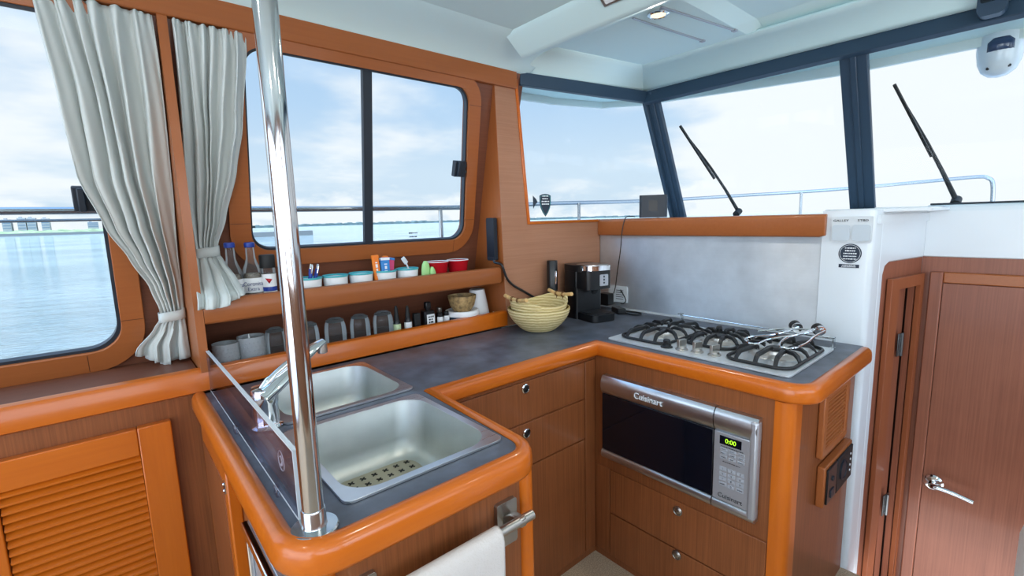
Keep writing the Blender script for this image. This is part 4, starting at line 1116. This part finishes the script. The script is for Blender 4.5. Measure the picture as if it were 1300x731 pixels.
packet('sweet_packet', 'orange topped packet behind the pink packet in the fourth cup', (.803, 1.680, UZ+.014), .022, .098, .012, .06, 'orange', 'orange')
packet('sweet_packet', 'green edged packet beside the orange stick in the fourth cup', (.772, 1.672, UZ+.014), .020, .084, .012, -.1, 'greenp', 'bluepk')
t = thing('spoon', 'pale plastic spoon standing in the fifth teal rimmed cup', 'spoon', (.885, 1.66, UZ+.01))
mb = MB(); mb.tube(smooth_path([(.900, 1.655, UZ+.012), (.893, 1.66, UZ+.05), (.885, 1.665, UZ+.078)], 5), [.003]*11, 8); mb.build('handle', 'whitepl', t)
mb = MB(); mb.obox((.880, 1.668, UZ+.089), (1, 0, .7), (0, 1, 0), (-.7, 0, 1), .009, .003, .015); mb.build('bowl', 'whitepl', t, bevel=.003)
t = thing('bag_clip', 'pale green plastic clip and sachet between cups and red bowls', 'clip', (.955, 1.64, UZ))
mb = MB(); mb.loft([[(.955+w_*math.cos(a), 1.638+.009*math.sin(a), UZ+h) for a in [k*2*PI/14 for k in range(14)]] for h, w_ in ((0, .018), (.02, .021), (.05, .019), (.07, .015), (.082, .006))], True, True, True); mb.build('large_jaw', 'greenp', t)
mb = MB(); mb.loft([[(.984+w_*math.cos(a)-(h*.1), 1.628+.008*math.sin(a), UZ+h) for a in [k*2*PI/14 for k in range(14)]] for h, w_ in ((0, .012), (.02, .014), (.045, .011), (.058, .004))], True, True, True); mb.build('small_jaw', 'greenp', t)

# ================================================================== THINGS ON THE LOWER SHELF
LZ = .9003
for x, y, h, lab, r_ in ((.247, 1.655, .084, 'grey hobnail glass candle holder behind the guard, left of two', .036), (.319, 1.66, .092, 'grey hobnail glass candle holder beside the tumblers, right of two', .039)):
    t = thing('candle_holder', lab, 'candle holder', (x, y, LZ), 'hobnail candle holders')
    MB().lathe((x, y, LZ), [(r_-.004, 0), (r_, .003), (r_+.001, h), (r_-.003, h), (r_-.005, .008), (.01, .006)], 36).build('holder', 'greyglass', t)
    b_ = MB()
    for k in range(6):
        for j in range(22):
            a = j*2*PI/22+k*.14
            zc = LZ+.012+k*(h-.02)/5.6; cx_, cy_ = x+math.cos(a)*(r_+.0005), y+math.sin(a)*(r_+.0005)
            b_.lathe((cx_, cy_, zc), [(.0026, 0), (.0014, .0012)], 6, (math.cos(a), math.sin(a), 0))
    b_.build('hobnails', 'greyglass', t)
    if x > .3:
        MB().lathe((x, y, LZ), [(.026, .009), (.026, .05), (.01, .055)], 24).build('candle', 'ceramic', t)
        MB().loft([[(x-.006+w_*math.cos(a), y-.006+w_*math.sin(a), LZ+z_) for a in [k*PI/4 for k in range(8)]] for z_, w_ in ((.054, .004), (.078, .0045), (.100, .0008))], True, True, True).build('flame_tip', 'ceramic', t)
GL = [(.394, .105, 'upside down glass tumbler left of the steel pole', .034), (.500, .106, 'upside down glass tumbler half hidden behind the steel pole', .034), (.592, .106, 'upside down glass tumbler, first fully right of the pole', .0375), (.684, .105, 'upside down glass tumbler, second from the dropper bottles', .036), (.776, .104, 'upside down glass tumbler nearest the dropper bottles', .0375)]
t0 = None
for x, h, lab, r_ in GL:
    t = thing('glass_tumbler', lab, 'glass', (x, 1.672, LZ), 'upturned tumblers on the lower shelf')
    n_ = 60; prof = [(r_, 0), (r_+.001, .002), (r_+.0012, h*.55), (r_-.001, h*.76), (r_-.005, h*.88), (r_-.013, h*.965), (r_-.019, h), (.004, h)]
    b_ = MB(); rings = []
    for r0, z_ in prof:
        rings.append([(x+math.cos(2*PI*k/n_)*r0*(1-.045*abs(math.sin(k*PI/6))), 1.672+math.sin(2*PI*k/n_)*r0*(1-.045*abs(math.sin(k*PI/6))), LZ+z_) for k in range(n_)])
    b_.loft(rings, True, False, True); b_.lathe((x, 1.672, LZ+h*.86), [(.003, 0), (r_-.008, .001), (r_-.006, .006), (r_-.012, .010), (.003, .011)], 30)
    b_.build('glass_body', 'tumbler', t)
def dropper(x, lab, lm, h):
    t = thing('dropper_bottle', lab, 'bottle', (x, 1.655, LZ), 'dropper bottles on the lower shelf')
    MB().lathe((x, 1.655, LZ), [(.012, 0), (.0145, .002), (.0145, .052), (.010, .062), (.008, .066)], 22).build('bottle_body', 'black', t)
    MB().lathe((x, 1.655, LZ), [(.0150, .008), (.0150, .048)], 22, cap0=False, cap1=False).build('label', lm, t)
    MB().lathe((x, 1.655, LZ), [(.0095, .064), (.0095, .080), (.0075, .084), (.0068, h-.01), (.004, h)], 18).build('dropper', 'blackm', t)
dropper(.824, 'black dropper bottle with a green and white label beside the tumblers', 'labelgreen', .118)
dropper(.872, 'black dropper bottle with a plain white label', 'label', .112)
tag(MB().box(.902, .930, 1.655, 1.675, LZ, LZ+.075).build('small_box', 'blackm', bevel=.003), 'plain black little box beside the black labelled bottle', 'box')
x = .972
t = thing('perfume_bottle', 'black bottle with square cap and printed label, tallest on lower shelf', 'bottle', (x, 1.67, LZ))
MB().plate(rrect(x-.024, x+.024, 1.655, 1.689, .006), [], .076, lambda u, v, w: (u, v, LZ+w)).build('bottle_body', 'black', t, bevel=.004)
MB().box(x-.006, x+.006, 1.666, 1.678, LZ+.075, LZ+.084).build('neck', 'blackm', t)
MB().box(x-.011, x+.012, 1.661, 1.683, LZ+.083, LZ+.112).build('cap', 'black', t, bevel=.003)
l = MB().box(x-.014, x+.022, 1.653, 1.6555, LZ+.02, LZ+.062).build('label', 'label', t)
marks('lettering', .026, .007, 'text', l, (x+.004, 1.6528, LZ+.041), (1, 0, 0), (0, 0, 1), 2, 3, .011)
for x, y, h, r_, lab, cm in ((1.018, 1.652, .062, .0125, 'tiny white labelled bottle left of the white dish', 'blackm'), (1.048, 1.650, .064, .0125, 'tiny white labelled bottle touching the white dish', 'blackm'), (1.038, 1.688, .078, .014, 'small steel capped bottle behind the tiny white labelled bottles', 'satin')):
    t = thing('small_bottle', lab, 'bottle', (x, y, LZ), 'tiny bottles on the lower shelf')
    MB().lathe((x, y, LZ), [(r_-.001, 0), (r_, .002), (r_, h*.68), (r_*.6, h*.76)], 20).build('bottle_body', 'black' if cm == 'satin' else 'label', t)
    MB().lathe((x, y, LZ), [(r_*.75, h*.74), (r_*.8, h*.76), (r_*.8, h*.98), (r_*.7, h)], 20).build('cap', cm, t)
x = 1.132
t = thing('dish', 'shallow white ceramic dish with navy base under the brown bowl', 'dish', (x, 1.675, LZ))
MB().lathe((x, 1.655, LZ), [(.050, 0), (.062, .003), (.066, .034), (.01, .036)], 40).build('base', 'navy', t)
MB().lathe((x, 1.655, LZ), [(.064, .0345), (.072, .038), (.0745, .046), (.072, .058), (.066, .060), (.055, .052), (.01, .0505)], 40).build('dish_body', 'ceramic', t)
t = tag(MB().lathe((x+.002, 1.655, LZ+.0515), [(.028, 0), (.036, .003), (.052, .028), (.060, .060), (.061, .070), (.058, .070), (.050, .032), (.03, .010), (.006, .008)], 36).build('wooden_bowl', 'woodbowl'), 'rough brown coconut shell bowl standing on the white dish', 'bowl')
x = 1.248
t = thing('cone_vase', 'matt white tapered container at the right end of the lower shelf', 'container', (x, 1.70, LZ))
MB().lathe((x, 1.70, LZ), [(.046, 0), (.052, .003), (.054, .012), (.034, .128), (.032, .130), (.006, .130)], 40).build('cone', 'ceramic', t)
b_ = MB(); b_.tube(smooth_path([(1.192, 1.628, LZ+.006), (1.195, 1.624, LZ+.022), (1.215, 1.613, LZ+.034), (1.238, 1.61, LZ+.022), (1.246, 1.611, LZ+.010), (1.27, 1.615, LZ+.032), (1.287, 1.62, LZ+.022)], 6), .0018, 6)
tag(b_.build('cable', 'whitepl'), 'thin white cable looped in front of the white container', 'cable')

# ================================================================== THINGS ON THE COUNTER
CT = .8655
bx, by = 1.376, 1.434
def basket(sc, z0, lab, h, ry, hz):
    t = thing('basket', lab, 'basket', (bx, by, z0), 'nested baskets')
    b_ = MB(); rings = []
    n_ = 56; pr = []
    N_ = 33
    for k in range(N_+1):
        q = k/N_; r_ = (.062+.070*math.sin(q*PI/2)**.85)*sc
        pr.append((r_+.0022*abs(math.sin(k*PI/4)), h*q))
    def ring(r_, z_, q):
        out = []
        for i in range(n_):
            a = 2*PI*i/n_
            dip = hz*(abs(math.cos(a-ANG))**2.0)*q**2
            out.append((bx+math.cos(a)*r_, by+math.sin(a)*r_, z0+z_+dip))
        return out
    for r_, z_ in pr: rings.append(ring(r_, z_, z_/h))
    for r_, z_ in reversed(pr): rings.append(ring(max(.004, r_-.005), max(.005, z_), z_/h))
    b_.loft(rings, True, True, True); b_.build('bowl', 'basket', t, angle=80)
    return t
ANG = math.radians(-8)
basket(1.0, CT, 'outer woven pale bowl basket beside the coffee machine', .098, 0, 0.0)
inner = basket(.93, CT+.022, 'inner woven basket with two bamboo handles nested in another', .092, 0, .034)
for s_ in (-1, 1):
    d = Vector((math.cos(ANG), math.sin(ANG), 0))*s_; q = Vector((-d.y, d.x, 0)); c = Vector((bx, by, CT+.022+.092+.030))+d*.117
    hb = MB(); hb.tube([c-q*.080+Vector((0, 0, .006)), c-q*.04-Vector((0, 0, .001)), c-Vector((0, 0, .003)), c+q*.04-Vector((0, 0, .001)), c+q*.080+Vector((0, 0, .006))], [.0085, .0080, .0078, .0080, .0085], 12)
    o = hb.build('handle', 'bamboo', inner)
    hb = MB()
    for f in (-.022, .022):
        for e in (-.004, .004):
            cc = c+q*(f+e)
            hb.tube([cc+Vector((math.cos(a)*d.x*.0, 0, 0))+d*math.cos(a)*.0095+Vector((0, 0, math.sin(a)*.0095-.002)) for a in [k*2*PI/12 for k in range(12)]], .0016, 6, True)
        hb.tube([c+q*f-Vector((0, 0, .010)), c+q*f-Vector((0, 0, .022))-d*.003], .002, 6)
    hb.build('lashing', 'string', o)

# tall black can opener / grinder by the panel
x, y = 1.562, 1.532
t = thing('electric_grinder', 'tall black electric grinder standing against the wood panel', 'grinder', (x, y, CT))
MB().lathe((x, y, CT), [(.021, 0), (.0235, .002), (.0235, .060), (.0225, .062)], 32).build('base', 'blackm', t)
MB().lathe((x, y, CT), [(.0245, .062), (.0250, .064), (.0250, .274), (.023, .278)], 32).build('body', 'black', t)
vd = Vector((-.74, -.67, 0)); sd = Vector((.67, -.74, 0))
MB().obox(Vector((x, y, CT+.20))+vd*.018+sd*.017, vd, sd, (0, 0, 1), .004, .005, .032).build('grip_switch', 'chrome', t, bevel=.003)
MB().obox(Vector((x, y, CT+.10))+vd*.0235, vd, sd, (0, 0, 1), .0025, .008, .018).build('window', 'satin', t, bevel=.002)

# pod coffee machine, facing starboard
t = thing('coffee_machine', 'black pod coffee machine with a chrome lid in the counter corner', 'coffee machine', (1.70, 1.42, CT))
A = math.radians(-12)
FX = Vector((math.cos(A), math.sin(A), 0)); FY = Vector((-math.sin(A), math.cos(A), 0)); O = Vector((1.705, 1.435, CT))
def cm(u, v, z): return O+FX*u+FY*v+Vector((0, 0, z))      # u across, v back (+) / front (-)
MB().plate(rrect(-.075, .075, -.005, .115, [.012, .012, .04, .04]), [], .225, lambda u, v, w: cm(u, v, w)).build('tower', 'black', t, bevel=.006)
MB().plate(rrect(-.070, .070, -.085, .0, [.02, .02, 0, 0]), [], .090, lambda u, v, w: cm(u, v, .145+w)).build('brew_head', 'black', t, bevel=.008)
MB().plate(rrect(-.078, .078, -.06, .112, [.04, .04, .04, .04]), [], .030, lambda u, v, w: cm(u, v, .224+w)).build('top_cover', 'black', t, bevel=.010)
MB().plate(rrect(-.072, .072, -.105, .03, [.05, .05, .02, .02]), [], .022, lambda u, v, w: cm(u, v, .232+w-.0*v)).build('lid', 'chrome', t, bevel=.008)
o = MB().plate(rrect(-.062, .062, -.092, .02, [.04, .04, .015, .015]), [], .004, lambda u, v, w: cm(u, v, .2535+w)).build('lid_inset', 'satin', t, bevel=.0015)
MB().plate(rrect(-.022, .026, .160, .212, .004), [], .003, lambda u, v, w: cm(u+.018, -.086-w, v)).build('button_panel', 'mwpanel', t, bevel=.001)
mb = MB()
for k in range(3): mb.lathe(cm(.02, -.089, .174+k*.014), [(.0045, 0), (.004, .0015)], 12, -FY)
mb.build('button', 'gasket', t)
MB().lathe(cm(0, -.045, .120), [(.012, 0), (.016, .012), (.022, .027)], 24).build('spout', 'blackm', t)
MB().plate(rrect(-.066, .066, -.125, .0, [.03, .03, .0, .0]), [], .034, lambda u, v, w: cm(u, v, w)).build('drip_tray', 'black', t, bevel=.006)
mb = MB(); mb.plate(rrect(-.056, .056, -.112, -.012, [.025, .025, .0, .0]), [], .003, lambda u, v, w: cm(u, v, .034+w)); mb.build('drip_grid', 'iron', t, bevel=.001)
# adaptor brick, outlet and cords behind it
t = thing('wall_outlet', 'white power outlet on the steel backsplash behind the coffee machine', 'outlet', (1.97, 1.465, .89))
MB().plate(rrect(1.405, 1.518, .902, .985, .006), [], .008, lambda u, v, w: (1.964+w, u, v)).build('face_plate', 'whitepl', t, bevel=.002)
mb = MB()
for k in range(5): mb.box(1.9630, 1.9645, 1.425, 1.470, .918+k*.011, .921+k*.011)
mb.build('slot', 'gasket', t)
t = tag(MB().plate(rrect(1.40, 1.47, .885, .945, .008), [], .045, lambda u, v, w: (1.905+w, u+.075, v+.003)).build('plug_adapter', 'black', bevel=.004), 'black plug adapter in the white outlet behind the coffee machine', 'adapter')
tag(MB().obox((1.885, 1.395, CT+.014), (.5, .86, 0), (-.86, .5, 0), (0, 0, 1), .042, .022, .0135).build('power_brick', 'black', bevel=.005), 'black power brick lying on the counter by the outlet', 'adapter')
def cable(name, pts, r_, lab, m='black'):
    b_ = MB(); b_.tube(smooth_path(pts, 8), r_, 8)
    return tag(b_.build(name, m), lab, 'cable')
cable('cable', [(1.985, 1.375, 1.333), (1.966, 1.385, 1.336), (1.940, 1.398, 1.328), (1.934, 1.412, 1.27), (1.938, 1.425, 1.17), (1.940, 1.445, 1.06), (1.940, 1.455, .99), (1.93, 1.46, .95)], .0024, 'thin black cable hanging from the grey speaker to the outlet')
cable('cable', [(1.965, 1.44, .955), (1.935, 1.42, .972), (1.92, 1.395, .955), (1.92, 1.378, .925), (1.93, 1.40, .905), (1.95, 1.43, .90)], .0026, 'black cord looping round the white outlet')
cable('cable', [(1.90, 1.42, CT+.016), (1.92, 1.37, CT+.006), (1.935, 1.33, CT+.004), (1.925, 1.29, CT+.004), (1.89, 1.285, CT+.004), (1.875, 1.31, CT+.004), (1.88, 1.35, CT+.005)], .0035, 'coil of black cord lying on the counter beside the backsplash')

# speaker on the ledge
t = thing('speaker', 'grey cube speaker on the ledge under the windscreen', 'speaker', (2.035, 1.295, 1.327))
A2 = math.radians(32); sx_ = Vector((math.cos(A2), math.sin(A2), 0)); sy_ = Vector((-math.sin(A2), math.cos(A2), 0)); so = Vector((2.046, 1.312, 1.3275))
MB().plate(rrect(-.064, .064, -.064, .064, .014, 5), [], .106, lambda u, v, w: so+sx_*u+sy_*v+Vector((0, 0, w))).build('housing', 'gasket', t, bevel=.005)
mb = MB()
for face in (0, 1):
    for i in range(6):
        for j in range(9):
            a_ = -.038+i*.0152; zz = .016+j*.0092
            if face == 0: p = so-sy_*.0642+sx_*a_*1.15; n_ = -sy_
            else: continue
            mb.lathe(p+Vector((0, 0, zz)), [(.0032, 0), (.0028, .0006)], 8, n_)
mb.build('grille', 'mwpanel', t)
MB().plate([(-.02, .03), (.02, .03), (.02, .08), (-.02, .08)], [], .001, lambda u, v, w: so-sx_*(.0642+w)+sy_*u+Vector((0, 0, v))).build('badge', 'black', t)

# antenna handset on the post with its cord
t = thing('handset_antenna', 'flat black antenna unit mounted on the wooden post', 'antenna', (1.29, 1.635, 1.16))
MB().plate(rrect(1.604, 1.656, 1.160, 1.346, .008), [], .02, lambda u, v, w: (1.2785+w, u, v)).build('body', 'antenna', t, bevel=.004)
MB().plate(rrect(1.608, 1.652, 1.164, 1.175, .003), [], .003, lambda u, v, w: (1.2765+w, u, v)).build('end_strip', 'gasket', t)
cable('cord', [(1.284, 1.612, 1.166), (1.279, 1.604, 1.153), (1.290, 1.570, 1.142), (1.310, 1.562, 1.085), (1.345, 1.563, 1.050), (1.40, 1.562, 1.018), (1.46, 1.564, .985), (1.51, 1.567, .955), (1.555, 1.570, .92), (1.60, 1.570, .88)], .0055, 'thick black cord running from the antenna down behind the basket')

# shield sticker on the side windscreen
t = thing('shield_sticker', 'dark shield shaped sticker on the side windscreen pane', 'sticker', (1.545, 1.553, 1.40))
dirp = Vector((.93, -.185, 0)).normalized(); nrm = Vector((-.185, -.93, 0)).normalized()
def gp(x, z, w=0.0):
    u = (x-1.43)/.67
    return Vector((x, 1.585-.197*(x-1.46)/.94-.010+.0*u, z))+nrm*w
sh = [(-.033, .042), (-.018, .048), (0, .050), (.018, .048), (.033, .042), (.033, .012), (.028, -.012), (.016, -.034), (0, -.052), (-.016, -.034), (-.028, -.012), (-.033, .012)]
s0 = MB().plate([(1.548+a*.9, 1.398+b_) for a, b_ in sh], [], .0012, gp).build('shield', 'sticker', t)
mb = MB(); mb.tube([gp(1.548+a*.8, 1.398+b_*.88, .002) for a, b_ in sh], .0007, 5, True); mb.build('border', 'teal', s0)
marks('lettering', .042, .006, 'textw', s0, gp(1.548, 1.420, .0016), dirp, (0, 0, 1), 3, 4, .012)
t = tag(MB().plate([(1.4835, 1.440), (1.500, 1.425), (1.507, 1.412), (1.494, 1.398), (1.4845, 1.382)], [], .0012, gp).build('edge_sticker', 'sticker'), 'half hidden dark sticker against the side windscreen frame', 'sticker')

# ================================================================== LIGHT
w = bpy.data.worlds.new('world'); SC.world = w; w.use_nodes = True
nt = w.node_tree; nt.nodes.clear()
def N(tp, **kw):
    n_ = nt.nodes.new(tp)
    for k, v in kw.items(): setattr(n_, k, v)
    return n_
L = nt.links.new
out = N('ShaderNodeOutputWorld'); bg = N('ShaderNodeBackground'); tc = N('ShaderNodeTexCoord')
sep = N('ShaderNodeSeparateXYZ'); L(tc.outputs['Generated'], sep.inputs[0])
grad = N('ShaderNodeValToRGB')
els = grad.color_ramp.elements
els[0].position = 0.0; els[0].color = lin((212, 228, 242))
els[1].position = .10; els[1].color = lin((212, 230, 246))
for p, c in ((.22, (188, 216, 244)), (.5, (156, 196, 238)), (1.0, (124, 172, 226))):
    e = els.new(p); e.color = lin(c)
L(sep.outputs['Z'], grad.inputs['Fac'])
# clouds: noise in the direction projected on a flat cloud deck
zc = N('ShaderNodeMath', operation='MAXIMUM'); zc.inputs[1].default_value = 0; L(sep.outputs['Z'], zc.inputs[0])
za = N('ShaderNodeMath', operation='ADD'); za.inputs[1].default_value = .16; L(zc.outputs[0], za.inputs[0])
dv = N('ShaderNodeVectorMath', operation='DIVIDE'); L(tc.outputs['Generated'], dv.inputs[0])
cmb = N('ShaderNodeCombineXYZ'); L(za.outputs[0], cmb.inputs[0]); L(za.outputs[0], cmb.inputs[1]); cmb.inputs[2].default_value = 1
L(cmb.outputs[0], dv.inputs[1])
n1 = N('ShaderNodeTexNoise'); n1.inputs['Scale'].default_value = 1.1; n1.inputs['Detail'].default_value = 8; n1.inputs['Roughness'].default_value = .55
L(dv.outputs[0], n1.inputs['Vector'])
# low cumulus band near the horizon
mpn = N('ShaderNodeMapping'); mpn.inputs['Scale'].default_value = (7, 7, 14); L(tc.outputs['Generated'], mpn.inputs['Vector'])
n2 = N('ShaderNodeTexNoise'); n2.inputs['Scale'].default_value = 1.0; n2.inputs['Detail'].default_value = 7; n2.inputs['Roughness'].default_value = .55; L(mpn.outputs[0], n2.inputs['Vector'])
band = N('ShaderNodeMapRange'); band.inputs[1].default_value = .02; band.inputs[2].default_value = .15; band.inputs[3].default_value = .17; band.inputs[4].default_value = -.25; L(sep.outputs['Z'], band.inputs[0])
a2 = N('ShaderNodeMath', operation='ADD'); L(n2.outputs['Fac'], a2.inputs[0]); L(band.outputs[0], a2.inputs[1])
r2_ = N('ShaderNodeMapRange'); r2_.inputs[1].default_value = .56; r2_.inputs[2].default_value = .68; L(a2.outputs[0], r2_.inputs[0])
# the sky is brighter and whiter towards the bow
def towards(v, p0, p1, o0, o1):
    d = N('ShaderNodeVectorMath', operation='DOT_PRODUCT'); d.inputs[1].default_value = Vector(v).normalized(); L(tc.outputs['Generated'], d.inputs[0])
    m_ = N('ShaderNodeMapRange', interpolation_type='SMOOTHSTEP'); m_.inputs[1].default_value = p0; m_.inputs[2].default_value = p1; m_.inputs[3].default_value = o0; m_.inputs[4].default_value = o1
    L(d.outputs['Value'], m_.inputs[0]); return m_.outputs[0]
wf = towards((1, -.05, .1), .76, .95, 0, .45)
wl = towards((-.25, 1, .3), .88, .98, 0, .16)
a3 = N('ShaderNodeMath', operation='ADD'); L(n1.outputs['Fac'], a3.inputs[0]); L(wf, a3.inputs[1])
a4 = N('ShaderNodeMath', operation='ADD'); L(a3.outputs[0], a4.inputs[0]); L(wl, a4.inputs[1])
r1 = N('ShaderNodeMapRange', interpolation_type='SMOOTHSTEP'); r1.inputs[1].default_value = .46; r1.inputs[2].default_value = .74; L(a4.outputs[0], r1.inputs[0])
mxc = N('ShaderNodeMath', operation='MAXIMUM'); L(r1.outputs[0], mxc.inputs[0]); L(r2_.outputs[0], mxc.inputs[1])
mix = N('ShaderNodeMix', data_type='RGBA'); L(mxc.outputs[0], mix.inputs[0]); L(grad.outputs['Color'], mix.inputs[6]); mix.inputs[7].default_value = lin((250, 252, 255))
L(mix.outputs[2], bg.inputs['Color'])
# unseen sky behind the viewer (aft and starboard), boosted to light the cabin
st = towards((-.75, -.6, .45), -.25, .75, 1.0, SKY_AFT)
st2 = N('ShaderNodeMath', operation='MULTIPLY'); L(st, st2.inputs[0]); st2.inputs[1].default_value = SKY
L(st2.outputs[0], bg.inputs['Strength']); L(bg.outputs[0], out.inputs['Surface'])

def area(name, loc, sz, pw, col, rot=(0, 0, 0)):
    l = bpy.data.lights.new(name, 'AREA'); l.shape = 'DISK'; l.size = sz; l.energy = pw; l.color = col
    o = bpy.data.objects.new(name, l); COL.objects.link(o); o.location = loc; o.rotation_euler = rot
for x, y in ((1.478, .94), (.55, .35), (-.7, .5), (-.7, -.8), (.55, -.8), (1.5, -.6)):  # first is the visible downlight, the rest are unseen fill lights added overhead
    area('downlight_and_fill', (x, y, 1.985), .045, LAMP, (1, .93, .84))

def point(name, loc, r_, pw, col):
    l = bpy.data.lights.new(name, 'POINT'); l.shadow_soft_size = r_; l.energy = pw; l.color = col
    o = bpy.data.objects.new(name, l); COL.objects.link(o); o.location = loc
s = bpy.data.lights.new('sun', 'SUN'); s.energy = SUN; s.angle = math.radians(4); so_ = bpy.data.objects.new('sun', s); COL.objects.link(so_); so_.rotation_euler = Vector((.57, .10, -.82)).to_track_quat('-Z', 'Y').to_euler()
point('cabin_fill', (-1.3, -.5, 1.45), .25, FILL, (.96, .98, 1)); point('cabin_fill', (.6, -1.2, 1.45), .25, FILL, (.96, .98, 1))  # unseen fill lights added to brighten the cabin and ceiling
SC.view_settings.view_transform = 'Standard'; SC.view_settings.look = 'None'; SC.view_settings.gamma = 1.0
SC.view_settings.use_curve_mapping = False; SC.view_settings.exposure = EXPO
SC.cycles.use_denoising = True; SC.cycles.max_bounces = 12; SC.cycles.transparent_max_bounces = 16; SC.cycles.glossy_bounces = 6; SC.cycles.transmission_bounces = 10
SC.cycles.caustics_reflective = False; SC.cycles.caustics_refractive = False; SC.cycles.sample_clamp_indirect = 6
